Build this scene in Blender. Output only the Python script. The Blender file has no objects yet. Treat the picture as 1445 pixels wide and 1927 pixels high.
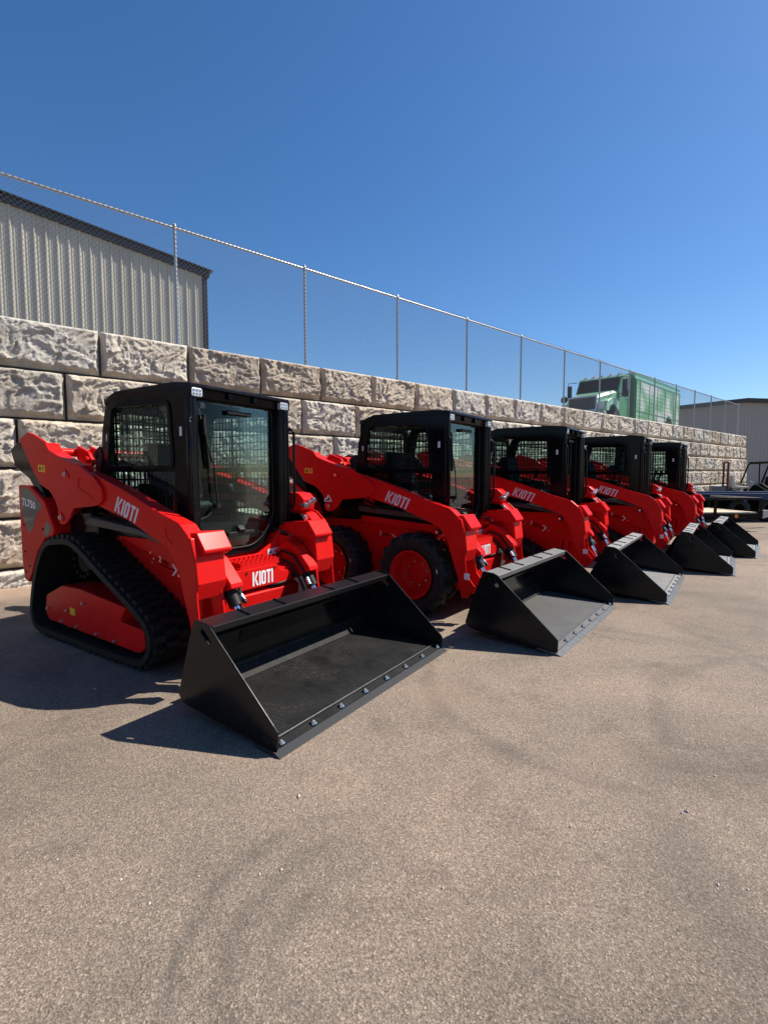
import bpy, bmesh, math, random
from mathutils import Vector, Matrix, noise, geometry
R = math.radians
sc = bpy.context.scene

# ------------------------------------------------------------------ camera, sky, sun, exposure
CAM_H = 1.4412
cam_d = bpy.data.cameras.new('camera')
cam = bpy.data.objects.new('camera', cam_d); sc.collection.objects.link(cam)
cam.location = (0, 0, CAM_H)
cam.rotation_euler = (R(90 - 4.0687), 0, 0)
cam_d.sensor_fit = 'VERTICAL'; cam_d.sensor_height = 24.0
cam_d.lens = 24.0 * 936.94 / 1927.0
cam_d.clip_start = 0.05; cam_d.clip_end = 3000
sc.camera = cam

SUN_AZ, SUN_EL = 17.5, 50.0          # azimuth from +X towards +Y
w = bpy.data.worlds.new('World'); sc.world = w; w.use_nodes = True
nt = w.node_tree; bg = nt.nodes['Background']
sky = nt.nodes.new('ShaderNodeTexSky'); sky.sky_type = 'NISHITA'; sky.sun_disc = False
sky.sun_elevation = R(SUN_EL); sky.sun_rotation = R(90 - SUN_AZ)
sky.altitude = 300; sky.air_density = 1.0; sky.dust_density = 0.4; sky.ozone_density = 4.0
hsv = nt.nodes.new('ShaderNodeHueSaturation'); hsv.inputs['Saturation'].default_value = 1.22; hsv.inputs['Hue'].default_value = .502
nt.links.new(sky.outputs[0], hsv.inputs['Color']); nt.links.new(hsv.outputs[0], bg.inputs[0]); bg.inputs[1].default_value = 0.084
sun_d = bpy.data.lights.new('sun', 'SUN'); sun_d.energy = 5.0; sun_d.angle = R(0.53); sun_d.color = (1, .93, .82)
sun = bpy.data.objects.new('sun', sun_d); sc.collection.objects.link(sun)
sdir = Vector((math.cos(R(SUN_EL)) * math.cos(R(SUN_AZ)), math.cos(R(SUN_EL)) * math.sin(R(SUN_AZ)), math.sin(R(SUN_EL))))
sun.rotation_euler = sdir.to_track_quat('Z', 'Y').to_euler(); sun.location = (20, 5, 30)
sc.view_settings.view_transform = 'Standard'; sc.view_settings.look = 'None'
sc.view_settings.exposure = 0.7; sc.view_settings.gamma = 1
sc.cycles.max_bounces = 8; sc.cycles.transparent_max_bounces = 24

# ------------------------------------------------------------------ helpers
COL = sc.collection
def mat(name, base, rough=.5, metal=0, coat=0, spec=.5):
    m = bpy.data.materials.new(name); m.use_nodes = True
    b = m.node_tree.nodes['Principled BSDF']
    b.inputs['Base Color'].default_value = (*base, 1); b.inputs['Roughness'].default_value = rough
    b.inputs['Metallic'].default_value = metal; b.inputs['Coat Weight'].default_value = coat
    b.inputs['Coat Roughness'].default_value = .06; b.inputs['Specular IOR Level'].default_value = spec
    return m
def N(m, t, **k):
    n = m.node_tree.nodes.new(t)
    for a, v in k.items(): setattr(n, a, v)
    return n
def L(m, a, b): m.node_tree.links.new(a, b)
def BS(m): return m.node_tree.nodes['Principled BSDF']
def tex(m, kind='Noise', scale=5, detail=3, rough=.5, dist=0, stretch=None, coord='Object'):
    tc = N(m, 'ShaderNodeTexCoord'); t = N(m, 'ShaderNodeTex' + kind)
    t.inputs['Scale'].default_value = scale
    if kind == 'Noise':
        t.inputs['Detail'].default_value = detail; t.inputs['Roughness'].default_value = rough; t.inputs['Distortion'].default_value = dist
    if stretch:
        mp = N(m, 'ShaderNodeMapping'); mp.inputs['Scale'].default_value = stretch
        L(m, tc.outputs[coord], mp.inputs[0]); L(m, mp.outputs[0], t.inputs['Vector'])
    else: L(m, tc.outputs[coord], t.inputs['Vector'])
    return t
def ramp(m, src, stops):
    r = N(m, 'ShaderNodeValToRGB'); e = r.color_ramp.elements
    while len(e) < len(stops): e.new(.5)
    for el, (p, c) in zip(e, stops):
        el.position = p; el.color = (*c, 1) if len(c) == 3 else c
    L(m, src, r.inputs[0]); return r
def g(v): return (v, v, v)
def bump(m, src, strength, dist, prev=None):
    b = N(m, 'ShaderNodeBump'); b.inputs['Strength'].default_value = strength; b.inputs['Distance'].default_value = dist
    L(m, src, b.inputs['Height'])
    if prev: L(m, prev.outputs[0], b.inputs['Normal'])
    return b
def mixc(m, fac, a, b, mode='MIX'):
    x = N(m, 'ShaderNodeMix', data_type='RGBA', blend_type=mode)
    for s, v in ((0, fac), (6, a), (7, b)):
        if hasattr(v, 'is_output'): L(m, v, x.inputs[s])
        elif s == 0: x.inputs[0].default_value = v
        else: x.inputs[s].default_value = (*v, 1)
    return x.outputs[2]

class MB:
    def __init__(s): s.v = []; s.f = []; s.sm = []
    def add(s, vs, fs, smooth=False):
        o = len(s.v); s.v += [tuple(v) for v in vs]; s.f += [tuple(i + o for i in f) for f in fs]; s.sm += [smooth] * len(fs); return s
    def box(s, x0, x1, y0, y1, z0, z1):
        v = [(x, y, z) for x in (x0, x1) for y in (y0, y1) for z in (z0, z1)]
        return s.add(v, [(0, 1, 3, 2), (4, 6, 7, 5), (0, 4, 5, 1), (2, 3, 7, 6), (0, 2, 6, 4), (1, 5, 7, 3)])
    def bar(s, a, b, wd, th, up=(0, 0, 1)):
        a, b = Vector(a), Vector(b); d = (b - a).normalized(); u = Vector(up)
        x = d.cross(u)
        if x.length < 1e-4: x = d.cross(Vector((1, 0, 0)))
        x.normalize(); y = x.cross(d).normalized()
        v = [p + x * sx * wd / 2 + y * sy * th / 2 for p in (a, b) for sx, sy in ((-1, -1), (1, -1), (1, 1), (-1, 1))]
        return s.add(v, [(0, 3, 2, 1), (4, 5, 6, 7), (0, 1, 5, 4), (1, 2, 6, 5), (2, 3, 7, 6), (3, 0, 4, 7)])
    def cyl(s, a, b, r, n=16, r2=None, smooth=True):
        a, b = Vector(a), Vector(b); d = (b - a).normalized(); x = d.orthogonal().normalized(); y = d.cross(x); r2 = r if r2 is None else r2
        ring = lambda p, q: [p + (x * math.cos(t) + y * math.sin(t)) * q for t in [2 * math.pi * i / n for i in range(n)]]
        s.add(ring(a, r) + ring(b, r2), [(i, (i + 1) % n, n + (i + 1) % n, n + i) for i in range(n)], smooth)
        s.add(ring(a, r), [tuple(range(n))[::-1]]); s.add(ring(b, r2), [tuple(range(n))]); return s
    def tube(s, pts, r, n=8, closed=False):
        P = [Vector(p) for p in pts]; k = len(P); vs = []; up = None
        for i, p in enumerate(P):
            if closed: d = P[(i + 1) % k] - P[i - 1]
            else: d = P[min(i + 1, k - 1)] - P[max(i - 1, 0)]
            d.normalize()
            if up is None: up = d.orthogonal().normalized()
            up = (up - d * up.dot(d)).normalized(); q = d.cross(up)
            vs += [p + (up * math.cos(t) + q * math.sin(t)) * r for t in [2 * math.pi * j / n for j in range(n)]]
        fs = []
        for i in range(k if closed else k - 1):
            a, b = i * n, ((i + 1) % k) * n
            fs += [(a + j, a + (j + 1) % n, b + (j + 1) % n, b + j) for j in range(n)]
        s.add(vs, fs, True)
        if not closed:
            s.add(vs[:n], [tuple(range(n))[::-1]]); s.add(vs[-n:], [tuple(range(n))])
        return s
    def poly(s, outer, y0, y1, holes=(), axis='Y'):
        """extrude a 2D polygon (with holes) between y0 and y1; axis Y: (x,z), X: (y,z), Z: (x,y)"""
        def area(l): return sum(l[i][0] * l[(i + 1) % len(l)][1] - l[(i + 1) % len(l)][0] * l[i][1] for i in range(len(l)))
        outer = list(outer) if area(outer) > 0 else list(outer)[::-1]
        holes = [list(h) if area(h) < 0 else list(h)[::-1] for h in holes]
        loops = [outer] + holes; flat = [p for l in loops for p in l]
        tri = geometry.tessellate_polygon([[Vector((a, b, 0)) for a, b in l] for l in loops]) if holes or True else None
        def P(a, b, c): return (a, c, b) if axis == 'Y' else ((c, a, b) if axis == 'X' else (a, b, c))
        n = len(flat); v = [P(a, b, y0) for a, b in flat] + [P(a, b, y1) for a, b in flat]
        fs = []
        if not holes:
            fs += [tuple(range(n)), tuple(range(n, 2 * n))[::-1]]
        else:
            for t in tri: fs += [tuple(t), tuple(i + n for i in t)[::-1]]
        o = 0
        for l in loops:
            m = len(l)
            fs += [(o + i, o + i + n, o + (i + 1) % m + n, o + (i + 1) % m) for i in range(m)]
            o += m
        return s.add(v, fs)
    def sheet(s, prof, th, y0, y1):
        """open (x,z) profile thickened by th to its left side, extruded along y"""
        k = len(prof); off = []
        for i in range(k):
            a = Vector(prof[max(i - 1, 0)]); b = Vector(prof[min(i + 1, k - 1)]); p = Vector(prof[i])
            n = Vector((0, 0))
            for q0, q1 in ((a, p), (p, b)):
                d = q1 - q0
                if d.length > 1e-6: d.normalize(); n += Vector((-d.y, d.x))
            n.normalize(); off.append((p.x + n.x * th, p.y + n.y * th))
        return s.poly(list(prof) + off[::-1], y0, y1)
    def lathe(s, prof, c, axis='Y', n=32):
        """prof: (offset along axis, radius)"""
        vs = []; k = len(prof)
        for i in range(n):
            t = 2 * math.pi * i / n
            for a, r in prof:
                vs.append((c[0] + r * math.cos(t), c[1] + a, c[2] + r * math.sin(t)))
        fs = [(i * k + j, i * k + j + 1, ((i + 1) % n) * k + j + 1, ((i + 1) % n) * k + j) for i in range(n) for j in range(k - 1)]
        return s.add(vs, fs, True)
    def move(s, dx=0, dy=0, dz=0):
        s.v = [(x + dx, y + dy, z + dz) for x, y, z in s.v]; return s
    def mirror_y(s):
        m = MB(); m.v = [(x, -y, z) for x, y, z in s.v]; m.f = [f[::-1] for f in s.f]; m.sm = list(s.sm); return m
    def build(s, name, material, parent=None, bev=0, segs=2, shift=(0, 0, 0), autosmooth=None):
        me = bpy.data.meshes.new(name)
        me.from_pydata([(x + shift[0], y + shift[1], z + shift[2]) for x, y, z in s.v], [], s.f)
        me.polygons.foreach_set('use_smooth', s.sm)
        bm = bmesh.new(); bm.from_mesh(me); bmesh.ops.remove_doubles(bm, verts=bm.verts, dist=1e-5) if bev else None
        bmesh.ops.recalc_face_normals(bm, faces=bm.faces); bm.to_mesh(me); bm.free()
        me.materials.append(material); me.update()
        o = bpy.data.objects.new(name, me); COL.objects.link(o)
        if parent: o.parent = parent
        if bev:
            md = o.modifiers.new('bevel', 'BEVEL'); md.width = bev; md.segments = segs; md.limit_method = 'ANGLE'; md.angle_limit = R(28); md.use_clamp_overlap = True; md.harden_normals = False
        return o
def rrect(x0, x1, z0, z1, r, n=4):
    out = []
    for cx, cz, a0 in ((x1 - r, z1 - r, 0), (x0 + r, z1 - r, 90), (x0 + r, z0 + r, 180), (x1 - r, z0 + r, 270)):
        out += [(cx + r * math.cos(R(a0 + 90 * i / n)), cz + r * math.sin(R(a0 + 90 * i / n))) for i in range(n + 1)]
    return out
def circ(cx, cz, r, n=16): return [(cx + r * math.cos(2 * math.pi * i / n), cz + r * math.sin(2 * math.pi * i / n)) for i in range(n)]
def rpoly(pts, r, n=4):
    """round the corners of a polygon"""
    out = []; k = len(pts)
    for i in range(k):
        a, p, b = Vector(pts[i - 1]), Vector(pts[i]), Vector(pts[(i + 1) % k])
        d0, d1 = (a - p), (b - p); rr = min(r, d0.length * .45, d1.length * .45)
        q0 = p + d0.normalized() * rr; q1 = p + d1.normalized() * rr
        for j in range(n + 1):
            t = j / n; q = q0 * (1 - t) ** 2 + p * 2 * t * (1 - t) + q1 * t * t; out.append((q.x, q.y))
    return out
def tag(o, label=None, cat=None, group=None, kind=None):
    if label: o['label'] = label
    if cat: o['category'] = cat
    if group: o['group'] = group
    if kind: o['kind'] = kind
    return o
def empty(name, loc=(0, 0, 0), rz=0):
    o = bpy.data.objects.new(name, None); COL.objects.link(o); o.location = loc; o.rotation_euler = (0, 0, rz); o.empty_display_size = .3; return o
def copy_tree(o, parent=None):
    c = o.copy(); COL.objects.link(c); c.parent = parent
    for ch in list(o.children): copy_tree(ch, c)
    return c

# lettering: (polys, width) on a unit-high grid
GL = {
 'K': ([[(0, 0), (.17, 0), (.17, 1), (0, 1)], [(.17, .40), (.40, 1), (.58, 1), (.36, .50), (.60, 0), (.41, 0), (.17, .58)]], .60),
 'I': ([[(0, 0), (.17, 0), (.17, 1), (0, 1)]], .17),
 'T': ([[(.15, 0), (.32, 0), (.32, .84), (.15, .84)], [(0, .84), (.47, .84), (.47, 1), (0, 1)]], .47),
}
def letters(mb, text, P, U, V, Nn, h, gap=.1, th=.0012, xs=1.0):
    """build lettering at P with baseline U, up V (vectors), normal Nn"""
    x = 0
    P, U, V, Nn = Vector(P), Vector(U), Vector(V), Vector(Nn)
    def put(poly, holes=()):
        tmp = MB().poly(poly, 0, 1, holes, 'Z')
        mb.add([P + U * (a * h * xs) + V * (b * h) + Nn * (c * th) for a, b, c in tmp.v], tmp.f)
    for ch in text:
        if ch == 'O':
            put([(x + a, b) for a, b in rrect(0, .47, 0, 1, .16)], [[(x + a, b) for a, b in rrect(.165, .305, .17, .83, .06)]]); x += .47 + gap
        elif ch in GL:
            for p in GL[ch][0]: put([(x + a, b) for a, b in p])
            x += GL[ch][1] + gap
    return x * h * xs
def font_text(name, text, material, parent, P, U, V, Nn, h, th=.0012, xs=.8, bold=.02, center=False):
    cu = bpy.data.curves.new(name, 'FONT'); cu.body = text; cu.size = 1.0; cu.offset = bold; cu.resolution_u = 3
    ob = bpy.data.objects.new(name, cu); COL.objects.link(ob)
    bpy.context.view_layer.update()
    dg = bpy.context.evaluated_depsgraph_get(); me = bpy.data.meshes.new_from_object(ob.evaluated_get(dg))
    bpy.data.objects.remove(ob); bpy.data.curves.remove(cu)
    P, U, V, Nn = Vector(P), Vector(U), Vector(V), Vector(Nn); k = h / .69
    for v in me.vertices: v.co = P + U * v.co.x * k * xs + V * v.co.y * k + Nn * th
    me.materials.clear(); me.materials.append(material); me.name = name
    o = bpy.data.objects.new(name, me); COL.objects.link(o); o.parent = parent; return o

# ------------------------------------------------------------------ materials
def make_red(name='red_paint'):
    m = mat(name, (.60, .014, .012), .3, 0, 0, .10)
    t = tex(m, 'Noise', 3.5, 4, .6); r = ramp(m, t.outputs[0], [(.3, (.56, .0085, .0075)), (.7, (.64, .011, .010))])
    L(m, r.outputs[0], BS(m).inputs['Base Color'])
    t2 = tex(m, 'Noise', 5, 3, .5); r2 = ramp(m, t2.outputs[0], [(.35, g(.27)), (.75, g(.33))]); L(m, r2.outputs[0], BS(m).inputs['Roughness'])
    t3 = tex(m, 'Noise', 160, 2, .5); b = bump(m, t3.outputs[0], .015, .001); L(m, b.outputs[0], BS(m).inputs['Normal'])
    return m
RED = make_red()
def make_black():
    m = mat('black_paint', (.012, .012, .014), .12, 0, 0, .11)
    t = tex(m, 'Noise', 7, 5, .65); r = ramp(m, t.outputs[0], [(.35, (.0035, .0035, .0045)), (.65, (.007, .007, .008))]); L(m, r.outputs[0], BS(m).inputs['Base Color'])
    r2 = ramp(m, t.outputs[0], [(.3, g(.08)), (.7, g(.18))]); L(m, r2.outputs[0], BS(m).inputs['Roughness'])
    return m
BLACK = make_black()
def make_bucket():
    m = mat('black_bucket_steel', (.02, .02, .022), .6, 0, 0, .6)
    t = tex(m, 'Noise', 5, 7, .68, .6); r = ramp(m, t.outputs[0], [(.35, (.005, .005, .0055)), (.6, (.010, .010, .011)), (.72, (.026, .025, .023))])
    t2 = tex(m, 'Noise', 60, 4, .7, 1.5, (1, 4, 1)); r2 = ramp(m, t2.outputs[0], [(.60, g(0)), (.74, g(1))])
    t3 = tex(m, 'Noise', 2.3, 2, .5); r3 = ramp(m, t3.outputs[0], [(.5, g(0)), (.62, g(.5))])
    mul = N(m, 'ShaderNodeMath', operation='MULTIPLY'); L(m, r2.outputs[0], mul.inputs[0]); L(m, r3.outputs[0], mul.inputs[1])
    L(m, mixc(m, mul.outputs[0], r.outputs[0], (.16, .15, .135)), BS(m).inputs['Base Color'])
    r4 = ramp(m, t.outputs[0], [(.3, g(.15)), (.7, g(.26))]); L(m, r4.outputs[0], BS(m).inputs['Roughness'])
    b = bump(m, t.outputs[0], .12, .003); L(m, b.outputs[0], BS(m).inputs['Normal'])
    return m
BUCKET = make_bucket()
BS(BUCKET).inputs['Specular IOR Level'].default_value = .22
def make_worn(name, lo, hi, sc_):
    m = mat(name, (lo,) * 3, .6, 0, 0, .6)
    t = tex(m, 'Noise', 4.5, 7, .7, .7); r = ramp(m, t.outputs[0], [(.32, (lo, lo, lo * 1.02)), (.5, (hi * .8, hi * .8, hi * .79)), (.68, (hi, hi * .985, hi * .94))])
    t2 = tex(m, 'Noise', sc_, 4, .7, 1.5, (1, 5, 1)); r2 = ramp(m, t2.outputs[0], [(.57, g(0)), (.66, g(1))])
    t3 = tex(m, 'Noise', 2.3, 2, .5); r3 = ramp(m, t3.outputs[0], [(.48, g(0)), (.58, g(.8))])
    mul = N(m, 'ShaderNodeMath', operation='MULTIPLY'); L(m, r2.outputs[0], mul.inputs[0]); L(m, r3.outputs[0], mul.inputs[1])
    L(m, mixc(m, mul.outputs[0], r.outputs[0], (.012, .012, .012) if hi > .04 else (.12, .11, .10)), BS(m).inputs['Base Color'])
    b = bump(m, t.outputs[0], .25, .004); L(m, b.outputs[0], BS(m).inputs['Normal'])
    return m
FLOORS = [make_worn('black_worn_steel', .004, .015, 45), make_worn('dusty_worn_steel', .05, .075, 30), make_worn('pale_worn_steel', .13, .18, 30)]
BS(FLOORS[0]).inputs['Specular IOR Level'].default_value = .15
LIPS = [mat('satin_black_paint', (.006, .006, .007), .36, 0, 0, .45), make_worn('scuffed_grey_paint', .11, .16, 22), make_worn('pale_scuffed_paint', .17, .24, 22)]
EDGE = mat('dark_steel', (.06, .065, .07), .42, .3)
_t = tex(EDGE, 'Noise', 12, 5, .7, 1, (1, 6, 1)); _r = ramp(EDGE, _t.outputs[0], [(.3, (.035, .037, .04)), (.7, (.11, .115, .12))]); L(EDGE, _r.outputs[0], BS(EDGE).inputs['Base Color'])
EDGED = mat('blackened_edge_steel', (.020, .022, .025), .5, 0, 0, .2)
def make_rubber():
    m = mat('rubber', (.016, .016, .016), .65, 0, 0, .3)
    t = tex(m, 'Noise', 14, 5, .7); r = ramp(m, t.outputs[0], [(.35, (.007, .007, .007)), (.7, (.018, .0175, .017))]); L(m, r.outputs[0], BS(m).inputs['Base Color'])
    return m
RUBBER = make_rubber()
PLASTIC = mat('black_plastic', (.009, .009, .009), .55, 0, 0, .25)
DGREY = mat('dark_grey_decal', (.045, .047, .05), .4, 0, .3)
FEND = mat('grey_plastic_trim', (.03, .034, .034), .5)
WHITE = mat('white_vinyl', (.75, .75, .76), .4)
LILAC = mat('pale_vinyl', (.62, .60, .64), .4)
YELLOW = mat('yellow_vinyl', (.75, .42, .01), .45)
ORANGE = mat('amber_lens', (.9, .2, .01), .2)
CHROME = mat('chrome', (.75, .76, .78), .12, 1)
ZINC = mat('zinc_plating', (.62, .62, .63), .3, 1)
GALV = mat('galvanized_steel', (.42, .43, .44), .42, .75)
_t = tex(GALV, 'Noise', 40, 4, .7); _r = ramp(GALV, _t.outputs[0], [(.3, g(.34)), (.7, g(.52))]); L(GALV, _r.outputs[0], BS(GALV).inputs['Base Color'])
GALVM = mat('chain_link_wire', (.13, .14, .16), .5, .5)
SEATM = mat('seat_vinyl', (.008, .008, .009), .6, 0, 0, .2)
LAMPM = mat('lamp_lens', (.55, .57, .60), .2, .2)
DOTM = mat('led_reflector', (.25, .27, .30), .25, .5)
HOLE = mat('matte_black', (.004, .004, .004), .9, 0, 0, 0)
def make_glass(name, tint, base_alpha=.0):
    m = bpy.data.materials.new(name); m.use_nodes = True; nt = m.node_tree; nt.nodes.clear()
    out = nt.nodes.new('ShaderNodeOutputMaterial'); tr = nt.nodes.new('ShaderNodeBsdfTransparent'); tr.inputs[0].default_value = (*tint, 1)
    gl = nt.nodes.new('ShaderNodeBsdfGlossy'); gl.inputs['Roughness'].default_value = .02; gl.inputs[0].default_value = (1, 1, 1, 1)
    fr = nt.nodes.new('ShaderNodeFresnel'); fr.inputs[0].default_value = 1.52
    ml = nt.nodes.new('ShaderNodeMath'); ml.operation = 'MULTIPLY'; ml.inputs[1].default_value = .14; ml.use_clamp = True
    mx = nt.nodes.new('ShaderNodeMixShader'); nt.links.new(fr.outputs[0], ml.inputs[0]); nt.links.new(ml.outputs[0], mx.inputs[0])
    nt.links.new(tr.outputs[0], mx.inputs[1]); nt.links.new(gl.outputs[0], mx.inputs[2]); nt.links.new(mx.outputs[0], out.inputs[0])
    return m
GLASS = make_glass('tinted_glass', (.80, .90, .88))
DGLASS = make_glass('smoked_glass', (.10, .12, .13))

def make_asphalt():
    m = mat('worn_asphalt', (.2, .18, .16), .85, 0, 0, .3)
    big = tex(m, 'Noise', .28, 5, .6, .6); med = tex(m, 'Noise', 1.5, 5, .65, .4)
    c = ramp(m, big.outputs[0], [(.30, (.152, .120, .093)), (.46, (.212, .168, .131)), (.58, (.268, .203, .155)), (.72, (.222, .179, .141))])
    d = ramp(m, med.outputs[0], [(.28, g(.66)), (.5, g(1)), (.75, g(1.0))])
    c1 = mixc(m, 1.0, c.outputs[0], d.outputs[0], 'MULTIPLY')
    # stones
    v = tex(m, 'Voronoi', 165); vr = ramp(m, v.outputs['Color'], [(.0, g(.42)), (.4, g(.86)), (.75, g(1.25)), (1, g(2.1))])
    c2 = mixc(m, .85, c1, vr.outputs[0], 'MULTIPLY')
    v2 = tex(m, 'Voronoi', 85); dd = ramp(m, v2.outputs['Distance'], [(.06, g(1)), (.20, g(0))])
    sel = ramp(m, v2.outputs['Color'], [(.60, g(0)), (.75, g(.8))])
    mm = N(m, 'ShaderNodeMath', operation='MULTIPLY'); L(m, dd.outputs[0], mm.inputs[0]); L(m, sel.outputs[0], mm.inputs[1])
    c3 = mixc(m, mm.outputs[0], c2, (.50, .44, .37))
    n3 = tex(m, 'Noise', 210, 3, .7); nr = ramp(m, n3.outputs[0], [(.38, g(.55)), (.55, g(1.05)), (.7, g(1.35))])
    c4 = mixc(m, .8, c3, nr.outputs[0], 'MULTIPLY')
    # hairline cracks
    vc = tex(m, 'Voronoi', .55); vc.feature = 'DISTANCE_TO_EDGE'
    wn = tex(m, 'Noise', 2.2, 5, .7); tc = vc.inputs['Vector'].links[0].from_socket
    mxv = N(m, 'ShaderNodeMix', data_type='VECTOR'); mxv.inputs[0].default_value = .35
    L(m, tc, mxv.inputs[4]); L(m, wn.outputs['Color'], mxv.inputs[5]); L(m, mxv.outputs[1], vc.inputs['Vector'])
    cr = ramp(m, vc.outputs['Distance'], [(.0, g(1)), (.008, g(0))])
    msk = tex(m, 'Noise', .5, 2, .5); mr = ramp(m, msk.outputs[0], [(.50, g(0)), (.58, g(.5))])
    cm = N(m, 'ShaderNodeMath', operation='MULTIPLY'); L(m, cr.outputs[0], cm.inputs[0]); L(m, mr.outputs[0], cm.inputs[1])
    c5 = mixc(m, cm.outputs[0], c4, (.06, .052, .045))
    geo = N(m, 'ShaderNodeNewGeometry'); sep = N(m, 'ShaderNodeSeparateXYZ'); L(m, geo.outputs['Position'], sep.inputs[0])
    def M(op, a, b=None):
        q = N(m, 'ShaderNodeMath', operation=op)
        for k, v in enumerate((a, b)):
            if v is None: continue
            if hasattr(v, 'is_output'): L(m, v, q.inputs[k])
            else: q.inputs[k].default_value = v
        return q.outputs[0]
    # curved tyre scuffs
    dn = tex(m, 'Noise', 1.6, 5, .7); dn2 = tex(m, 'Noise', 14, 4, .7)
    def arc(cx, cy, rad, wd, st):
        dx = M('SUBTRACT', sep.outputs[0], cx); dy = M('SUBTRACT', sep.outputs[1], cy)
        rr = M('SQRT', M('ADD', M('MULTIPLY', dx, dx), M('MULTIPLY', dy, dy)))
        e = M('ABSOLUTE', M('SUBTRACT', M('ADD', rr, M('MULTIPLY', dn.outputs[0], .26)), rad + .13))
        k = ramp(m, e, [(0, g(st)), (wd, g(0))]); q = ramp(m, dn.outputs[0], [(.34, g(0)), (.48, g(1))]); q2 = ramp(m, dn2.outputs[0], [(.3, g(.45)), (.6, g(1))])
        return M('MULTIPLY', M('MULTIPLY', k.outputs[0], q.outputs[0]), q2.outputs[0])
    lim = M('MAXIMUM', M('MINIMUM', M('MULTIPLY', M('SUBTRACT', .05, sep.outputs[0]), 2.5), 1.0), 0.0)
    tot = M('MULTIPLY', lim, M('MAXIMUM', M('MAXIMUM', arc(-.05, 1.45, .42, .06, .45), arc(-.05, 1.45, .58, .05, .5)), arc(-.05, 1.45, .27, .05, .45)))
    for a in ( (1.6, 3.4, 1.3, .08, .4), (3.2, 2.2, 1.7, .10, .4), (1.9, 1.6, .8, .22, .4)): tot = M('MAXIMUM', tot, arc(*a))
    c5 = mixc(m, tot, c5, (.075, .066, .058))
    # reddish dust along the wall foot and blown past the first bucket
    dw = M('ADD', M('MULTIPLY', M('SUBTRACT', sep.outputs[0], -5.06), .652), M('MULTIPLY', M('SUBTRACT', sep.outputs[1], 6.50), -.758))
    dk = ramp(m, M('ADD', M('MULTIPLY', dw, .35), M('MULTIPLY', M('SUBTRACT', dn.outputs[0], .5), .6)), [(.12, g(.75)), (.42, g(0))])
    c5 = mixc(m, dk.outputs[0], c5, (.40, .275, .195))
    pk = tex(m, 'Noise', .45, 4, .6); pr = ramp(m, pk.outputs[0], [(.54, g(0)), (.66, g(.45))])
    c5 = mixc(m, pr.outputs[0], c5, (.27, .185, .135))
    L(m, c5, BS(m).inputs['Base Color'])
    b1 = bump(m, v.outputs['Distance'], .55, .004); b2 = bump(m, n3.outputs[0], .5, .004, b1); b3 = bump(m, v2.outputs['Distance'], .12, .003, b2); L(m, b3.outputs[0], BS(m).inputs['Normal'])
    return m
ASPHALT = make_asphalt()
def make_stone():
    m = mat('rock_faced_concrete', (.42, .38, .33), .85, 0, 0, .3)
    at = N(m, 'ShaderNodeAttribute', attribute_name='tone')
    n1 = tex(m, 'Noise', 3.2, 6, .65, .8); r = ramp(m, n1.outputs[0], [(.28, (.42, .345, .275)), (.46, (.52, .46, .38)), (.62, (.59, .535, .455)), (.8, (.48, .37, .295))])
    hs = mixc(m, 1.0, r.outputs[0], at.outputs['Color'], 'MULTIPLY')
    n2 = tex(m, 'Noise', 38, 5, .7); r2 = ramp(m, n2.outputs[0], [(.3, g(.72)), (.7, g(1.15))])
    L(m, mixc(m, .8, hs, r2.outputs[0], 'MULTIPLY'), BS(m).inputs['Base Color'])
    n3 = tex(m, 'Noise', 15, 8, .72, 1.2); b = bump(m, n3.outputs[0], .9, .024); L(m, b.outputs[0], BS(m).inputs['Normal'])
    return m
STONE = make_stone()
DIRT = mat('gravel_terrace', (.30, .25, .2), .9)
_t = tex(DIRT, 'Noise', 6, 8, .75); _r = ramp(DIRT, _t.outputs[0], [(.3, (.2, .165, .13)), (.7, (.38, .32, .26))]); L(DIRT, _r.outputs[0], BS(DIRT).inputs['Base Color'])
_b = bump(DIRT, _t.outputs[0], .6, .03); L(DIRT, _b.outputs[0], BS(DIRT).inputs['Normal'])

# ------------------------------------------------------------------ setting: ground, terrace
def grid_sheet(name, x0, x1, y0, y1, z, material):
    o = MB().add([(x0, y0, z), (x1, y0, z), (x1, y1, z), (x0, y1, z)], [(0, 1, 2, 3)]).build(name, material); o['kind'] = 'structure'; return o
grid_sheet('ground', -900, 900, -900, 900, 0, ASPHALT)

# wall frame: origin at left, s along the wall, n outward (to the yard)
WA = R(49.3); WD = Vector((math.sin(WA), math.cos(WA), 0)); WN = Vector((math.cos(WA), -math.sin(WA), 0))
W0 = Vector((-5.06, 6.50, 0)) ; WTILT = .0058; CH = .66
def wp(s, n, z): return W0 + WD * s + WN * n + Vector((0, 0, z + WTILT * s))
S_END = 33.5
tv = [wp(-60, -.45, 3.44), wp(S_END - .3, -.45, 3.44), wp(S_END - .3, -45, 3.44), wp(-60, -45, 3.44)]
MB().add(tv + [Vector((p.x, p.y, -.2)) for p in tv], [(0, 1, 2, 3), (0, 4, 5, 1), (1, 5, 6, 2), (2, 6, 7, 3), (3, 7, 4, 0)]).build('terrace_ground', DIRT)['kind'] = 'structure'

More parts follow.
